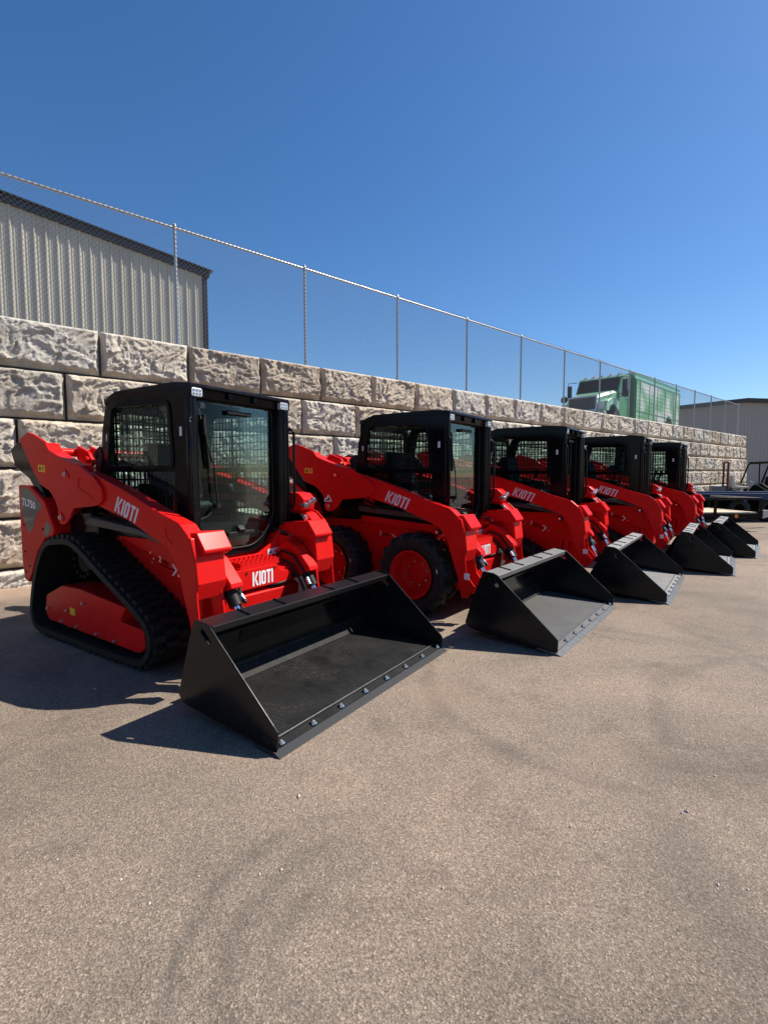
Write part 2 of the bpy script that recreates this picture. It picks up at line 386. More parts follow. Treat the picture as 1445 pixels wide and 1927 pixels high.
# ------------------------------------------------------------------ retaining wall of rock-faced blocks
def rock(u, v, seed):
    p = Vector((u * 3.0 + seed * 7.3, v * 3.4 + seed * 3.1, seed * 1.7))
    q = Vector((p.x + .55 * noise.noise(p * .9), p.y + .55 * noise.noise(p * .9 + Vector((9, 3, 1))), p.z))
    d = Vector(((q.x + q.y) * .80, (q.y - q.x) * 1.55, q.z))
    a = 1 - abs(noise.noise(d * .9)) * 2; b = 1 - abs(noise.noise(d * 2.1 + Vector((3, 3, 3)))) * 2; c = noise.noise(q * 6.0)
    e = noise.noise(q * .8)
    f = 1 - abs(noise.noise(d * 4.6)) * 2
    k = 1 - abs(noise.noise(d * 9.0)) * 2
    def facet(P, k_, sd):
        w_ = P * k_ + Vector((sd, sd * .7, 0)); c_ = noise.voronoi(w_)[1][0]; g_ = noise.noise_vector(c_ * 5.1 + Vector((3, 1, 7)))
        return (w_ - c_).dot(g_) * 1.7 + noise.noise(c_ * 3.7) * .9
    return .26 * a * a * (1 if a > 0 else -1) + .20 * b * abs(b) + .10 * c + .35 * e + .16 * f + .08 * k + .55 * facet(d, .85, 1.3) + .34 * facet(d, 2.0, 4.1)
def make_wall():
    rnd = random.Random(5)
    vs = []; fs = []; sm = []; tone = []
    zt = 3.53
    for row in range(6):
        z1 = zt - row * CH; z0 = z1 - CH
        n0 = row * .035
        off = {0: -1.25, 1: -.44, 2: -1.01, 3: -.36, 4: -.9, 5: -.3}[row]
        s = off - 1.26 * 3
        while s < S_END + (.0 if row else -.05):
            s1 = min(s + 1.26, S_END + .02 * (row % 2) + row * .02); 
            if s1 - s < .15: break
            far = max(s, 0)
            nu, nv = (80, 42) if far < 6.5 else ((44, 24) if far < 14 else (26, 15))
            if s1 < -2.6: s += 1.26; continue
            gp = .015; seed = rnd.choice((1, 2, 3, 4, 5, 6)) + rnd.random() * .02 + (row * 10 if far > 12 else 0)
            t = rnd.uniform(.82, 1.1); tint = rnd.uniform(-.035, .07)
            if abs(s - (off + 1.26 * 4)) < .01 and row == 0: t *= .9
            if rnd.random() < .12: t *= .78; tint += .05
            col = (t * (1 + tint), t, t * (1 - tint * 1.1))
            o = len(vs); wd = s1 - s - 2 * gp; ht = CH - 2 * gp
            for j in range(nv + 1):
                for i in range(nu + 1):
                    u = i / nu * wd; v = j / nv * ht
                    el = min(u, wd - u); eb = v; et = ht - v
                    jag = .022 * noise.noise(Vector((u * 9, v * 9, seed * 5)))
                    m_ = min((el - .012 - jag) / .04, (eb - .034 - jag * 1.6) / .04, (et - .002 - jag * .3) / .04)
                    m_ = max(0, min(1, m_)); m_ = m_ * m_ * (3 - 2 * m_)
                    draft = .035 * max(0, min(1, min(el / .05, eb / .06, et / .02)))
                    h = draft + m_ * (.034 + .056 * rock(u, v, seed))
                    vs.append(wp(s + gp + u, n0 + h, z0 + gp + v)); tone.append(col)
            k = nu + 1
            for j in range(nv):
                for i in range(nu):
                    a = o + j * k + i; fs.append((a, a + 1, a + k + 1, a + k)); sm.append(False if far > 14 else True)
            # returns to the back on all four sides
            ring = [o + i for i in range(k)] + [o + j * k + nu for j in range(1, nv + 1)] + [o + nv * k + i for i in range(nu - 1, -1, -1)] + [o + j * k for j in range(nv - 1, 0, -1)]
            b0 = len(vs)
            for r_ in ring: p = vs[r_]; q = p - WN * ((p - W0).dot(WN) - n0 + .30); vs.append(q); tone.append(col)
            q = len(ring)
            for i in range(q): fs.append((ring[i], b0 + i, b0 + (i + 1) % q, ring[(i + 1) % q])); sm.append(False)
            s += 1.26
    me = bpy.data.meshes.new('retaining_wall'); me.from_pydata([tuple(v) for v in vs], [], fs); me.polygons.foreach_set('use_smooth', sm)
    ca = me.color_attributes.new('tone', 'FLOAT_COLOR', 'POINT')
    ca.data.foreach_set('color', [c for t in tone for c in (*t, 1)])
    bm = bmesh.new(); bm.from_mesh(me); bmesh.ops.recalc_face_normals(bm, faces=bm.faces); bm.to_mesh(me); bm.free()
    me.materials.append(STONE)
    ob = bpy.data.objects.new('retaining_wall', me); COL.objects.link(ob)
    tag(ob, 'tall retaining wall of rough beige rock-faced concrete blocks behind the red loaders', 'wall')
    # dark core behind joints
    c = MB(); A = [wp(-4, -.12, 3.46), wp(S_END - .1, -.12, 3.46), wp(S_END - .1, -.44, 3.46), wp(-4, -.44, 3.46)]
    c.add(A + [Vector((p.x, p.y, -.1)) for p in A], [(0, 1, 2, 3), (0, 4, 5, 1), (1, 5, 6, 2), (2, 6, 7, 3), (3, 7, 4, 0)])
    core = c.build('wall_core', DIRT, ob)
make_wall()

# ------------------------------------------------------------------ chain-link fence on the wall
def make_fence():
    root = empty('chain_link_fence', wp(0, -.75, 3.44)); Minv = root.matrix_world
    o = Vector(root.location)
    D = 9.23; zr = 5.80; zb = 3.46; FA = R(48.83); WD = Vector((math.sin(FA), math.cos(FA), 0)); WN = Vector((math.cos(FA), -math.sin(FA), 0))
    org = Vector((0, 0, 0)); base = Vector((0, 0, 0)) + WN * (-D)          # foot of the perpendicular from the camera
    def fp(t, z, n=0): return base + WD * (t * D) + WN * n + Vector((0, 0, z + .0046 * (t * D - 3))) - o
    posts = [.348 + .2885 * k for k in range(-2, 14)]
    for k, t in enumerate(posts):
        end = k == len(posts) - 1
        r = .036 if end else .028
        m = MB().cyl(fp(t, zb - .1, -.03), fp(t, zr + (.06 if not end else .1), -.03), r, 12)
        m.cyl(fp(t, zr + .03, -.03), fp(t, zr + .075, -.03), r * 1.25, 12, r * .5)
        for q in range(1, 6): m.cyl(fp(t, zb + q * .4, -.03), fp(t, zb + q * .4 + .012, -.03), r * 1.2, 10)
        m.build('post', GALV, root)
    t0, t1 = posts[0], posts[-1]
    MB().cyl(fp(t0, zr, -.03), fp(t1, zr, -.03), .022, 12).build('top_rail', GALV, root)
    MB().cyl(fp(t0, zb + .06, 0), fp(t1, zb + .06, 0), .003, 5).build('tension_wire', GALVM, root)
    m = MB(); pitch = .078; Ht = zr + .015 - zb; Lt = (t1 - t0) * D
    n = int(Lt / pitch); rise = pitch * 1.0
    k0 = int(Ht / rise) + 1
    def P(s, z, nn): return fp(t0 + s / D, z, nn)
    r = .0017
    for i in range(-k0, n + k0):
        for sg in (1, -1):
            s0 = i * pitch; s1 = s0 + sg * Ht * pitch / rise; z0, z1 = zb, zb + Ht
            a, b = s0, s1
            # clip to the fence length
            def clip(sv): return max(0, min(Lt, sv))
            if (a < 0 and b < 0) or (a > Lt and b > Lt): continue
            def zat(sv): return z0 + (sv - a) / (b - a) * Ht
            ca, cb = clip(a), clip(b)
            m.bar(P(ca, zat(ca), r * sg), P(cb, zat(cb), r * sg), 2 * r, 2 * r, WN)
    b = m
    for i in range(n):
        s = i * pitch
        if s > Lt * .55: break
        b.bar(P(s, zr + .01, 0), P(s + .022, zr + .06, .004), .003, .003, WN); b.bar(P(s + .024, zr + .01, 0), P(s + .004, zr + .058, -.004), .003, .003, WN)
    m.build('chain_link_mesh', GALVM, root)
    tag(root, 'galvanized chain-link fence with round posts along the top of the block wall', 'fence')
make_fence()

# ------------------------------------------------------------------ corrugated building on the terrace (left)
def make_shed():
    FA2 = R(54); d = Vector((math.sin(FA2), math.cos(FA2), 0)); n = Vector((d.y, -d.x, 0))
    dep = 20.6; c = Vector((-.3465 * dep, dep, 0)); zt = 9.50; SL = .140
    root = empty('metal_warehouse', (c.x, c.y, 3.3)); o = Vector(root.location)
    def P(s, k, z): return c + d * s + n * k + Vector((0, 0, z)) - o
    wall = mat('beige_ribbed_metal', (.38, .36, .31), .42, .1)
    _t = tex(wall, 'Noise', 1.1, 5, .65, .5, (1, 1, .25)); _r = ramp(wall, _t.outputs[0], [(.3, (.37, .35, .295)), (.7, (.46, .44, .375))]); L(wall, _r.outputs[0], BS(wall).inputs['Base Color'])
    trim = mat('dark_trim', (.012, .011, .012), .4)
    m = MB(); prof = []; s = -.16; pitch = .325; ln = 15
    while s > -ln:
        prof += [(s, 0), (s - .085, 0), (s - .092, .010), (s - .104, .010), (s - .11, 0), (s - .165, 0), (s - .172, .010), (s - .184, .010), (s - .19, 0), (s - .235, 0), (s - .262, .050), (s - .298, .050)]
        s -= pitch
    vs = [P(a, k, 2.9) for a, k in prof] + [P(a, k, zt - SL * a) for a, k in prof]; q = len(prof)
    m.add(vs, [(i, i + 1, q + i + 1, q + i) for i in range(q - 1)]); m.build('wall_panel', wall, root)
    zl = zt + SL * ln
    MB().add([P(-ln, -.03, 2.9), P(0, -.03, 2.9), P(0, -14, 2.9), P(-ln, -14, 2.9), P(-ln, -.03, zl), P(0, -.03, zt), P(0, -14, zt), P(-ln, -14, zl)],
             [(0, 1, 5, 4), (1, 2, 6, 5), (2, 3, 7, 6), (3, 0, 4, 7), (4, 5, 6, 7)]).build('wall', wall, root)
    def slope_box(b, s0, s1, k0, k1, a0, a1):
        v = [P(s_, k_, zt - SL * s_ + z_) for s_ in (s0, s1) for k_ in (k0, k1) for z_ in (a0, a1)]
        b.add(v, [(0, 1, 3, 2), (4, 6, 7, 5), (0, 4, 5, 1), (2, 3, 7, 6), (0, 2, 6, 4), (1, 5, 7, 3)])
    b = MB(); slope_box(b, -ln, .10, -.3, .13, -.10, .14); b.build('rake_trim', trim, root, .006)
    b = MB(); slope_box(b, -ln, .22, -14.2, .22, .145, .20); b.build('roof', trim, root, .004)
    b = MB(); v = [P(s_, k_, z_) for s_ in (-.14, .03) for k_ in (-.1, .06) for z_ in (2.9, zt - .08)]
    b.add(v, [(0, 1, 3, 2), (4, 6, 7, 5), (0, 4, 5, 1), (2, 3, 7, 6), (0, 2, 6, 4), (1, 5, 7, 3)]); b.build('corner_trim', trim, root, .004)
    tag(root, 'beige ribbed metal warehouse with dark roof edge behind the fence at far left', 'building')
make_shed()

# grey building far right, beyond the wall end
def make_grey():
    dep = 44.0
    def pt(px, y_off=0): return (px - 722.5) / 936.94 * (dep + y_off)
    root = empty('grey_warehouse', (30, dep, 0))
    wall = mat('grey_ribbed_cladding', (.16, .16, .155), .55)
    wv = tex(wall, 'Wave', 1.0); wv.inputs['Scale'].default_value = 1.05; wv.bands_direction = 'X'
    r = ramp(wall, wv.outputs[0], [(.0, (.27, .26, .235)), (.12, (.31, .30, .275)), (.9, (.30, .29, .265)), (1, (.33, .32, .29))]); L(wall, r.outputs[0], BS(wall).inputs['Base Color'])
    b_ = bump(wall, wv.outputs[0], .3, .03); L(wall, b_.outputs[0], BS(wall).inputs['Normal'])
    trim = mat('charcoal_roof_trim', (.03, .03, .032), .5)
    x0, x1, xp = pt(1262), 52.0, pt(1392); zs = lambda y: CAM_H + (896.9 - y) / 936.94 * dep
    z0, zp = zs(772), zs(757)
    z1 = zp - (x1 - xp) * .030
    O = Vector((30, dep, 0))
    MB().poly([(x0 - 30, 0), (x1 - 30, 0), (x1 - 30, z1), (xp - 30, zp), (x0 - 30, z0)], 0, 30).build('wall', wall, root)
    MB().poly([(x0 - 30.3, z0 - .12), (xp - 30, zp - .12), (x1 - 30, z1 - .12), (x1 - 30, z1 + .22), (xp - 30, zp + .22), (x0 - 30.3, z0 + .22)], -.35, 30.3).build('roof', trim, root)
    tag(root, 'low pitched dark grey metal warehouse beyond the far end of the wall', 'building')
make_grey()

# ------------------------------------------------------------------ green delivery truck on the terrace
def make_truck():
    A = R(46.0); fw = Vector((-math.sin(A), -math.cos(A), 0))
    base = Vector((12.12, 24.45, 0)); z0 = 3.62
    root = empty('delivery_truck', (base.x, base.y, z0), math.atan2(fw.y, fw.x))
    # local: +x forward, the visible side is +y (the viewer's right of the front)
    green = mat('green_paint', (.07, .27, .10), .35, 0, .4)
    pale = mat('pale_green_paint', (.30, .56, .38), .3, 0, .5)
    side = mat('printed_green_side', (.2, .4, .25), .45)
    n1 = tex(side, 'Noise', .55, 3, .5, .4); rr = ramp(side, n1.outputs[0], [(.42, (.16, .38, .19)), (.5, (.30, .52, .33)), (.56, (.66, .70, .67))])
    wv = tex(side, 'Wave', 1.6); wv.bands_direction = 'Z'; wr = ramp(side, wv.outputs[0], [(0, g(.74)), (.25, g(1)), (1, g(1.1))])
    L(side, mixc(side, 1, rr.outputs[0], wr.outputs[0], 'MULTIPLY'), BS(side).inputs['Base Color'])
    sg = 1
    Wd = 2.45; Lb = 7.0; zt = 2.86
    # cargo body from x=0 backwards; visible side at y=0 .. far side y=-Wd
    Y0, Y1 = 0, -Wd
    cargo = MB().poly([(-Lb, .42), (-5.78, .42)] + [(-5.1 - .68 * math.cos(R(a)), .45 + .68 * math.sin(R(a))) for a in range(0, 181, 20)] + [(-4.42, .42), (0, .42), (0, zt - .1), (-.1, zt), (-Lb + .1, zt), (-Lb, zt - .1)], Y0, Y1).build('cargo_box', green, root, .02)
    MB().poly(rpoly([(-.10, zt - .16), (.012, zt - .30), (.012, zt - .22), (-.06, zt + .012), (-.22, zt + .012)], .04), -Lb - .01, .012, (), 'X').build('top_rail', pale, root)
    xs = [-.12, -.62, -1.95, -3.15, -4.35, -5.85, -6.88]
    for i in range(6):
        a, b = xs[i] - .035, xs[i + 1] + .035
        lo = .95 if i == 4 else .42
        if i == 4: pl = [(b, .42), (-5.80, .42)] + [(-5.1 - .70 * math.cos(R(q_)), .45 + .70 * math.sin(R(q_))) for q_ in range(0, 181, 20)] + [(-4.40, .42), (a, .42), (a, zt - .38), (b, zt - .38)]
        else: pl = [(b, .42), (a, .42), (a, zt - .38), (b, zt - .38)]
        MB().poly(pl, .004, .03).build('bay_door', side, root)
    st = MB()
    for x in xs: st.box(x - .022, x + .022, .002, .045, .42, zt - .36)
    st.box(-Lb, 0, .002, .04, zt - .38, zt - .33); st.box(-Lb, 0, .031, .042, 1.02, 1.06)
    st.build('door_pillar', green, root)
    MB().box(-Lb - .3, -Lb, -.45, -.1, 2.2, 2.5).build('rear_marker', pale, root, .05)
    # cab and hood (cab narrower)
    ya, yb = -.18, -2.27
    prof = [(.12, .55), (.12, 2.58), (.35, 2.68), (.95, 2.62), (1.12, 2.54), (1.48, 1.82), (1.5, .55)]
    cab = MB().poly(prof, ya, yb).build('cab', green, root, .05, 3)
    vis = MB().poly([(.3, 2.64), (1.10, 2.58), (1.16, 2.53), (1.02, 2.64), (.4, 2.70)], ya + .0, yb - .0).build('sun_visor', pale, root, .02)
    ws = MB()
    def q(x, z, y, o=.012): return (x + o * .9, y, z + o * .4)
    ws.add([q(1.135, 2.50, ya - .10), q(1.135, 2.50, yb + .10), q(1.455, 1.86, yb + .06), q(1.455, 1.86, ya - .06)], [(0, 1, 2, 3)])
    dark = mat('dark_windshield', (.008, .009, .010), .1, 0, 0, .15)
    ws.build('windshield', dark, root)
    win = MB().poly(rpoly([(.35, 1.85), (1.28, 1.78), (1.0, 2.5), (.35, 2.52)], .06), ya + .004, ya + .014)
    win.build('side_window', mat('side_glass', (.12, .16, .2), .08), root)
    # hood tapering forward
    hv = []
    for x, w0, zt_, zb in ((1.46, .06, 1.88, .75), (2.1, .14, 1.74, .75), (2.95, .36, 1.50, .75)):
        hv += [(x, ya - w0, zb), (x, ya - w0, zt_ - .12), (x, ya - w0 - .15, zt_), (x, yb + w0 + .15, zt_), (x, yb + w0, zt_ - .12), (x, yb + w0, zb)]
    hf = [(r_ * 6 + i, r_ * 6 + i + 1, r_ * 6 + 7 + i, r_ * 6 + 6 + i) for r_ in range(2) for i in range(5)] + [(12, 13, 14, 15, 16, 17)]
    MB().add(hv, hf, False).build('hood', pale, root, .03, 3)
    gr = MB(); gy0, gy1 = ya - .42, yb + .42
    for i in range(7): z = .88 + i * .085; gr.box(2.955, 2.995, gy1, gy0, z, z + .03)
    for i in range(13): y = gy0 + (gy1 - gy0) * i / 12; gr.box(2.955, 2.99, y - .015, y + .015, .86, 1.44)
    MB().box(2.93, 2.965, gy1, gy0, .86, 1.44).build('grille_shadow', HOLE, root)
    gr.build('grille', mat('dark_grille', (.10, .10, .10), .4, .5), root)
    MB().poly([(gy0 + .09, .78), (gy0 + .06, 1.5), (gy1 - .06, 1.5), (gy1 - .09, .78)], 2.94, 3.01, [[(gy0, .87), (gy0, 1.43), (gy1, 1.43), (gy1, .87)]], 'X').build('grille_surround', mat('blue_grey_chrome', (.35, .45, .55), .25, .6), root, .01)
    for s_, yy in ((1, ya), (-1, yb)):
        fn = MB().poly(rpoly([(1.50, .62), (1.50, 1.30), (1.75, 1.42), (2.30, 1.42), (2.80, 1.22), (2.93, 1.0), (2.93, .78), (2.62, .78), (2.52, 1.02), (2.12, 1.14), (1.76, 1.02), (1.66, .62)], .06), yy + .05 * s_, yy - .42 * s_)
        fn.build('fender', pale, root, .04, 3)
        MB().poly(rpoly([(yy - .02 * s_, .90), (yy - .38 * s_, .90), (yy - .38 * s_, 1.12), (yy - .10 * s_, 1.16)], .05), 2.90, 2.955, (), 'X').build('headlight', LAMPM, root)
        mir = MB().tube([(1.35, yy, 2.45), (1.5, yy + .35 * s_, 2.45), (1.5, yy + .38 * s_, 1.6), (1.4, yy, 1.55)], .018)
        mir.box(1.47, 1.55, yy + .28 * s_ - .10, yy + .28 * s_ + .10, 1.62, 2.3)
        mir.cyl((1.75, yy + .42 * s_, 1.62), (1.8, yy + .42 * s_, 1.62), .17, 16)
        mir.build('side_mirror', PLASTIC, root)
    for k in range(5): MB().box(.95, 1.03, ya - .25 - k * .40, ya - .15 - k * .40, 2.66, 2.71).build('marker_light', ORANGE, root)
    MB().box(.30, 1.40, ya + .002, ya + .010, 1.70, 1.73).box(.28, .31, ya + .002, ya + .010, .8, 2.55).box(1.42, 1.44, ya + .002, ya + .010, .8, 1.72).build('door_seam', PLASTIC, root)
    MB().box(.40, .58, ya + .002, ya + .03, 1.55, 1.60).build('door_handle', CHROME, root)
    MB().box(.35, 1.35, ya - .1, ya + .06, .50, .62).build('step', GALV, root)
    MB().box(-.02, .02, ya - .55, ya - .40, .9, 2.9).build('exhaust_stack', CHROME, root)
    MB().tube([(1.49, ya - .5, 1.87), (1.32, ya - .9, 2.20)], .02, 6).tube([(1.49, yb + .9, 1.87), (1.32, yb + .5, 2.20)], .02, 6).build('wiper', PLASTIC, root)
    MB().box(2.9, 3.16, yb - .05, ya + .05, .42, .74).build('bumper', GALV, root, .03, 3)
    MB().box(-Lb + .3, 2.9, yb + .4, ya - .4, .45, .75).build('chassis', PLASTIC, root)
    for wx in (2.12, -5.1):
        for s_, yy in ((1, -.03), (-1, -2.39)):
            t = MB().lathe([(-.14, .26), (-.15, .46), (-.11, .50), (.11, .50), (.15, .46), (.14, .26)], (wx, yy - .13 * s_, .50), n=28)
            wh = t.build('wheel', RUBBER, root)
            MB().lathe([(.10 * s_, .0), (.10 * s_, .10), (.03 * s_, .13), (.02 * s_, .22), (.12 * s_, .27)], (wx, yy - .13 * s_, .50), n=20).build('rim', GALV, wh)
    tag(root, 'green and white delivery truck parked behind the fence on the raised terrace', 'truck')
make_truck()

# ------------------------------------------------------------------ the loaders
XO = 2.0                                # machine frame: x=0 at the cutting edge; the Empty stands 2 m behind it
SH = (XO, 0, 0)
GUSSET = [(-3.322, 1.838), (-3.222, 1.814), (-3.004, 1.741), (-2.943, 1.67), (-2.641, 1.571), (-2.449, 1.539), (-2.206, 1.434), (-2.103, 1.355), (-2.088, 1.266), (-2.157, 1.219), (-2.553, 1.182), (-2.609, 1.107), (-2.69, 1.049), (-2.781, 1.038), (-2.829, 1.085), (-2.809, 1.148), (-2.854, 1.234), (-2.952, 1.32), (-3.127, 1.375), (-3.258, 1.498), (-3.457, 1.725), (-3.512, 1.775)]
BEAM = [(-2.60, 1.54), (-2.224, 1.453), (-1.814, 1.337), (-1.431, 1.206), (-1.174, 1.132), (-1.08, 1.055), (-1.030, .94), (-1.005, .809), (-1.0, .62), (-.985, .50), (-.90, .40), (-.97, .28), (-1.04, .28), (-1.08, .47), (-1.15, .66), (-1.18, .80), (-1.30, .95), (-1.602, 1.058), (-1.77, 1.118), (-1.988, 1.168), (-2.177, 1.212), (-2.5, 1.25)]
TRK = [(-2.90, .93), (-3.08, .905), (-3.22, .80), (-3.37, .56), (-3.46, .30), (-3.47, .18), (-3.42, .06), (-3.32, .018), (-3.17, .013), (-1.75, .013), (-1.60, .045), (-1.51, .15), (-1.485, .25), (-1.51, .35), (-1.60, .45), (-2.17, .72), (-2.54, .91), (-2.70, .945)]

def smooth_loop(pts, step):
    P = [Vector(p) for p in pts]
    for _ in range(2):
        Q = []
        for i in range(len(P)):
            a, b = P[i], P[(i + 1) % len(P)]; Q += [a * .75 + b * .25, a * .25 + b * .75]
        P = Q
    Ls = [0]
    for i in range(len(P)): Ls.append(Ls[-1] + (P[(i + 1) % len(P)] - P[i]).length)
    T = Ls[-1]; n = int(round(T / step)); out = []
    j = 0
    for k in range(n):
        t = T * k / n
        while Ls[j + 1] < t: j += 1
        f = (t - Ls[j]) / (Ls[j + 1] - Ls[j]); out.append(P[j].lerp(P[(j + 1) % len(P)], f))
    return out

def make_track(root, side):
    ya, yb = side * .725, side * .395
    lp = smooth_loop(TRK, .03); n = len(lp)
    area = sum(lp[i].x * lp[(i + 1) % n].y - lp[(i + 1) % n].x * lp[i].y for i in range(n)); s_ = 1 if area > 0 else -1
    nor = []
    for i in range(n):
        d = (lp[(i + 1) % n] - lp[i - 1]).normalized(); nor.append(Vector((d.y, -d.x)) * s_)
    m = MB(); vs = []
    for i in range(n):
        o = lp[i] - nor[i] * .020; q = lp[i] - nor[i] * .068
        vs += [(o.x, ya, o.y), (o.x, yb, o.y), (q.x, yb, q.y), (q.x, ya, q.y)]
    fs = []
    for i in range(n):
        a, b = i * 4, ((i + 1) % n) * 4
        fs += [(a + j, a + (j + 1) % 4, b + (j + 1) % 4, b + j) for j in range(4)]
    m.add(vs, fs)
    # staggered lugs across the belt
    w = ya - yb
    for i in range(0, n, 3):
        for row in range(3):
            j = (i + row % 2) % n
            y0 = ya - w * (row / 3 + .012 + (.06 if row == 0 else 0)); y1 = ya - w * ((row + 1) / 3 - .012)
            a, b = lp[j], lp[(j + 1) % n]; na = nor[j]; d = (b - a).normalized()
            p0 = a - d * .010 - na * .022; p1 = b + d * .024 - na * .022; t0 = a + d * .002 + na * .014; t1 = b + d * .012 + na * .014
            v = [(p0.x, y0, p0.y), (p1.x, y0, p1.y), (t1.x, y0, t1.y), (t0.x, y0, t0.y), (p0.x, y1, p0.y), (p1.x, y1, p1.y), (t1.x, y1, t1.y), (t0.x, y1, t0.y)]
            m.add(v, [(0, 1, 2, 3), (7, 6, 5, 4), (0, 4, 5, 1), (1, 5, 6, 2), (2, 6, 7, 3), (3, 7, 4, 0)])
    # rounded outer shoulder blocks
    tr = m.build('rubber_track', RUBBER, root, shift=SH)
    # undercarriage
    MB().poly([(x_, z_) for x_, z_ in [(-2.88, .87), (-3.05, .85), (-3.17, .76), (-3.31, .54), (-3.40, .28), (-3.38, .10), (-1.62, .10), (-1.56, .22), (-1.62, .38), (-2.17, .65), (-2.54, .85)]], side * .425, side * .415).build('shade_backing', HOLE, root, shift=SH)  # matte black sheet added to stand in for the shade inside the track
    U = [(-3.16, .385), (-2.86, .505), (-2.56, .514), (-1.86, .455), (-1.95, .335), (-1.635, .32), (-1.62, .19), (-1.70, .135), (-3.13, .165), (-3.19, .235)]
    y1, y2 = side * .70, side * .46
    MB().poly(rpoly(U, .02, 2), y1, y2).build('track_frame', RED, root, .008, shift=SH)
    for x in (-3.0, -2.72, -2.44, -2.16, -1.88): MB().cyl((x, side * .60, .145), (x, side * .42, .145), .075, 20).build('roller', RUBBER, root, shift=SH)
    for x, z, q in ((-1.66, .25, .155), (-3.27, .23, .145)): MB().cyl((x, side * .62, z), (x, side * .42, z), q * .9, 24).build('idler', RUBBER, root, shift=SH)
    sp = MB().cyl((-2.88, side * .50, .70), (-2.88, side * .42, .70), .11, 20)
    for i in range(14):
        a = 2 * math.pi * i / 14; c, s2 = math.cos(a), math.sin(a)
        sp.cyl((-2.88 + .150 * c, side * .52, .70 + .150 * s2), (-2.88 + .150 * c, side * .42, .70 + .150 * s2), .016, 8)
    sp.build('drive_sprocket', RUBBER, root, shift=SH)
    b = MB()
    for x, z in ((-2.88, .19), (-2.62, .185), (-2.30, .18), (-2.03, .17), (-3.13, .27), (-2.50, .40), (-2.78, .30)):
        b.cyl((x, side * .699, z), (x, side * .713, z), .014, 8); b.cyl((x, side * .713, z), (x, side * .722, z), .008, 8)
    b.build('frame_bolt', ZINC, root, shift=SH)
    if side < 0: MB().poly([(-2.73, .275), (-2.645, .27), (-2.645, .33), (-2.73, .335)], -.7015, -.7005).build('warning_sticker', YELLOW, root, shift=SH)

def make_wheel(root, x, side):
    yc = side * .565; Rr = .43; hw = .15; c = (x, yc, Rr)
    prof = [(-hw * .78, .245), (-hw * .95, .29), (-hw, .34), (-hw * .97, .385), (-hw * .80, .402), (0, .408), (hw * .80, .402), (hw * .97, .385), (hw, .34), (hw * .95, .29), (hw * .78, .245)]
    t = MB().lathe(prof, c, n=56)
    nl = 18
    for i in range(nl):
        for sd in (-1, 1):
            a0 = 2 * math.pi * (i + (.5 if sd > 0 else 0)) / nl
            # chevron lug: from the centre to the shoulder, swept back, then down the sidewall
            path = [(.01, 0, .402), (.07, .085, .402), (.125, .13, .398), (.150, .15, .375), (.153, .16, .345)]
            vs = []
            for (yy, da, r0) in path:
                hwid = .068 if yy < .12 else .06
                for (rr_, ww) in ((r0 - .01, hwid * 1.05), (r0 + (.03 if yy < .14 else .012), hwid * .8)):
                    for sgn in (-1, 1):
                        a = a0 + da * 1.0 + sgn * ww
                        vs.append((x + rr_ * math.cos(a), yc + sd * (yy if rr_ < r0 else yy * (1.0 if yy < .14 else 1.03)), Rr + rr_ * math.sin(a)))
            fs = []
            for k in range(len(path) - 1):
                o, p = k * 4, k * 4 + 4
                fs += [(o, o + 1, p + 1, p), (o + 1, o + 3, p + 3, p + 1), (o + 3, o + 2, p + 2, p + 3), (o + 2, o, p, p + 2)]
            fs += [(0, 2, 3, 1), (16, 17, 19, 18)]
            t.add(vs, fs)
    wh = empty('wheel'); wh.parent = root
    t.build('tyre', RUBBER, wh, .004, 1, shift=SH)
    s = side
    rp = [(s * .145, .238), (s * .150, .252), (s * .140, .256), (s * .128, .235), (s * .09, .222), (s * .02, .205), (s * -.02, .195), (s * -.02, .12), (s * .0, .10), (s * .0, .0)]
    MB().lathe(rp, c, n=48).build('rim', RED, wh, shift=SH)
    b = MB()
    for i in range(8):
        a = 2 * math.pi * (i + .3) / 8; b.cyl((x + .125 * math.cos(a), yc + s * -.02, Rr + .125 * math.sin(a)), (x + .125 * math.cos(a), yc + s * .006, Rr + .125 * math.sin(a)), .014, 6, smooth=False)
    b.build('wheel_nut', ZINC, wh, shift=SH)
    MB().poly([(x + .325, Rr + .05), (x + .335, Rr + .05), (x + .325, Rr + .09), (x + .315, Rr + .09)], yc + s * .1515, yc + s * .1525).build('tyre_mark', WHITE, wh, shift=SH)

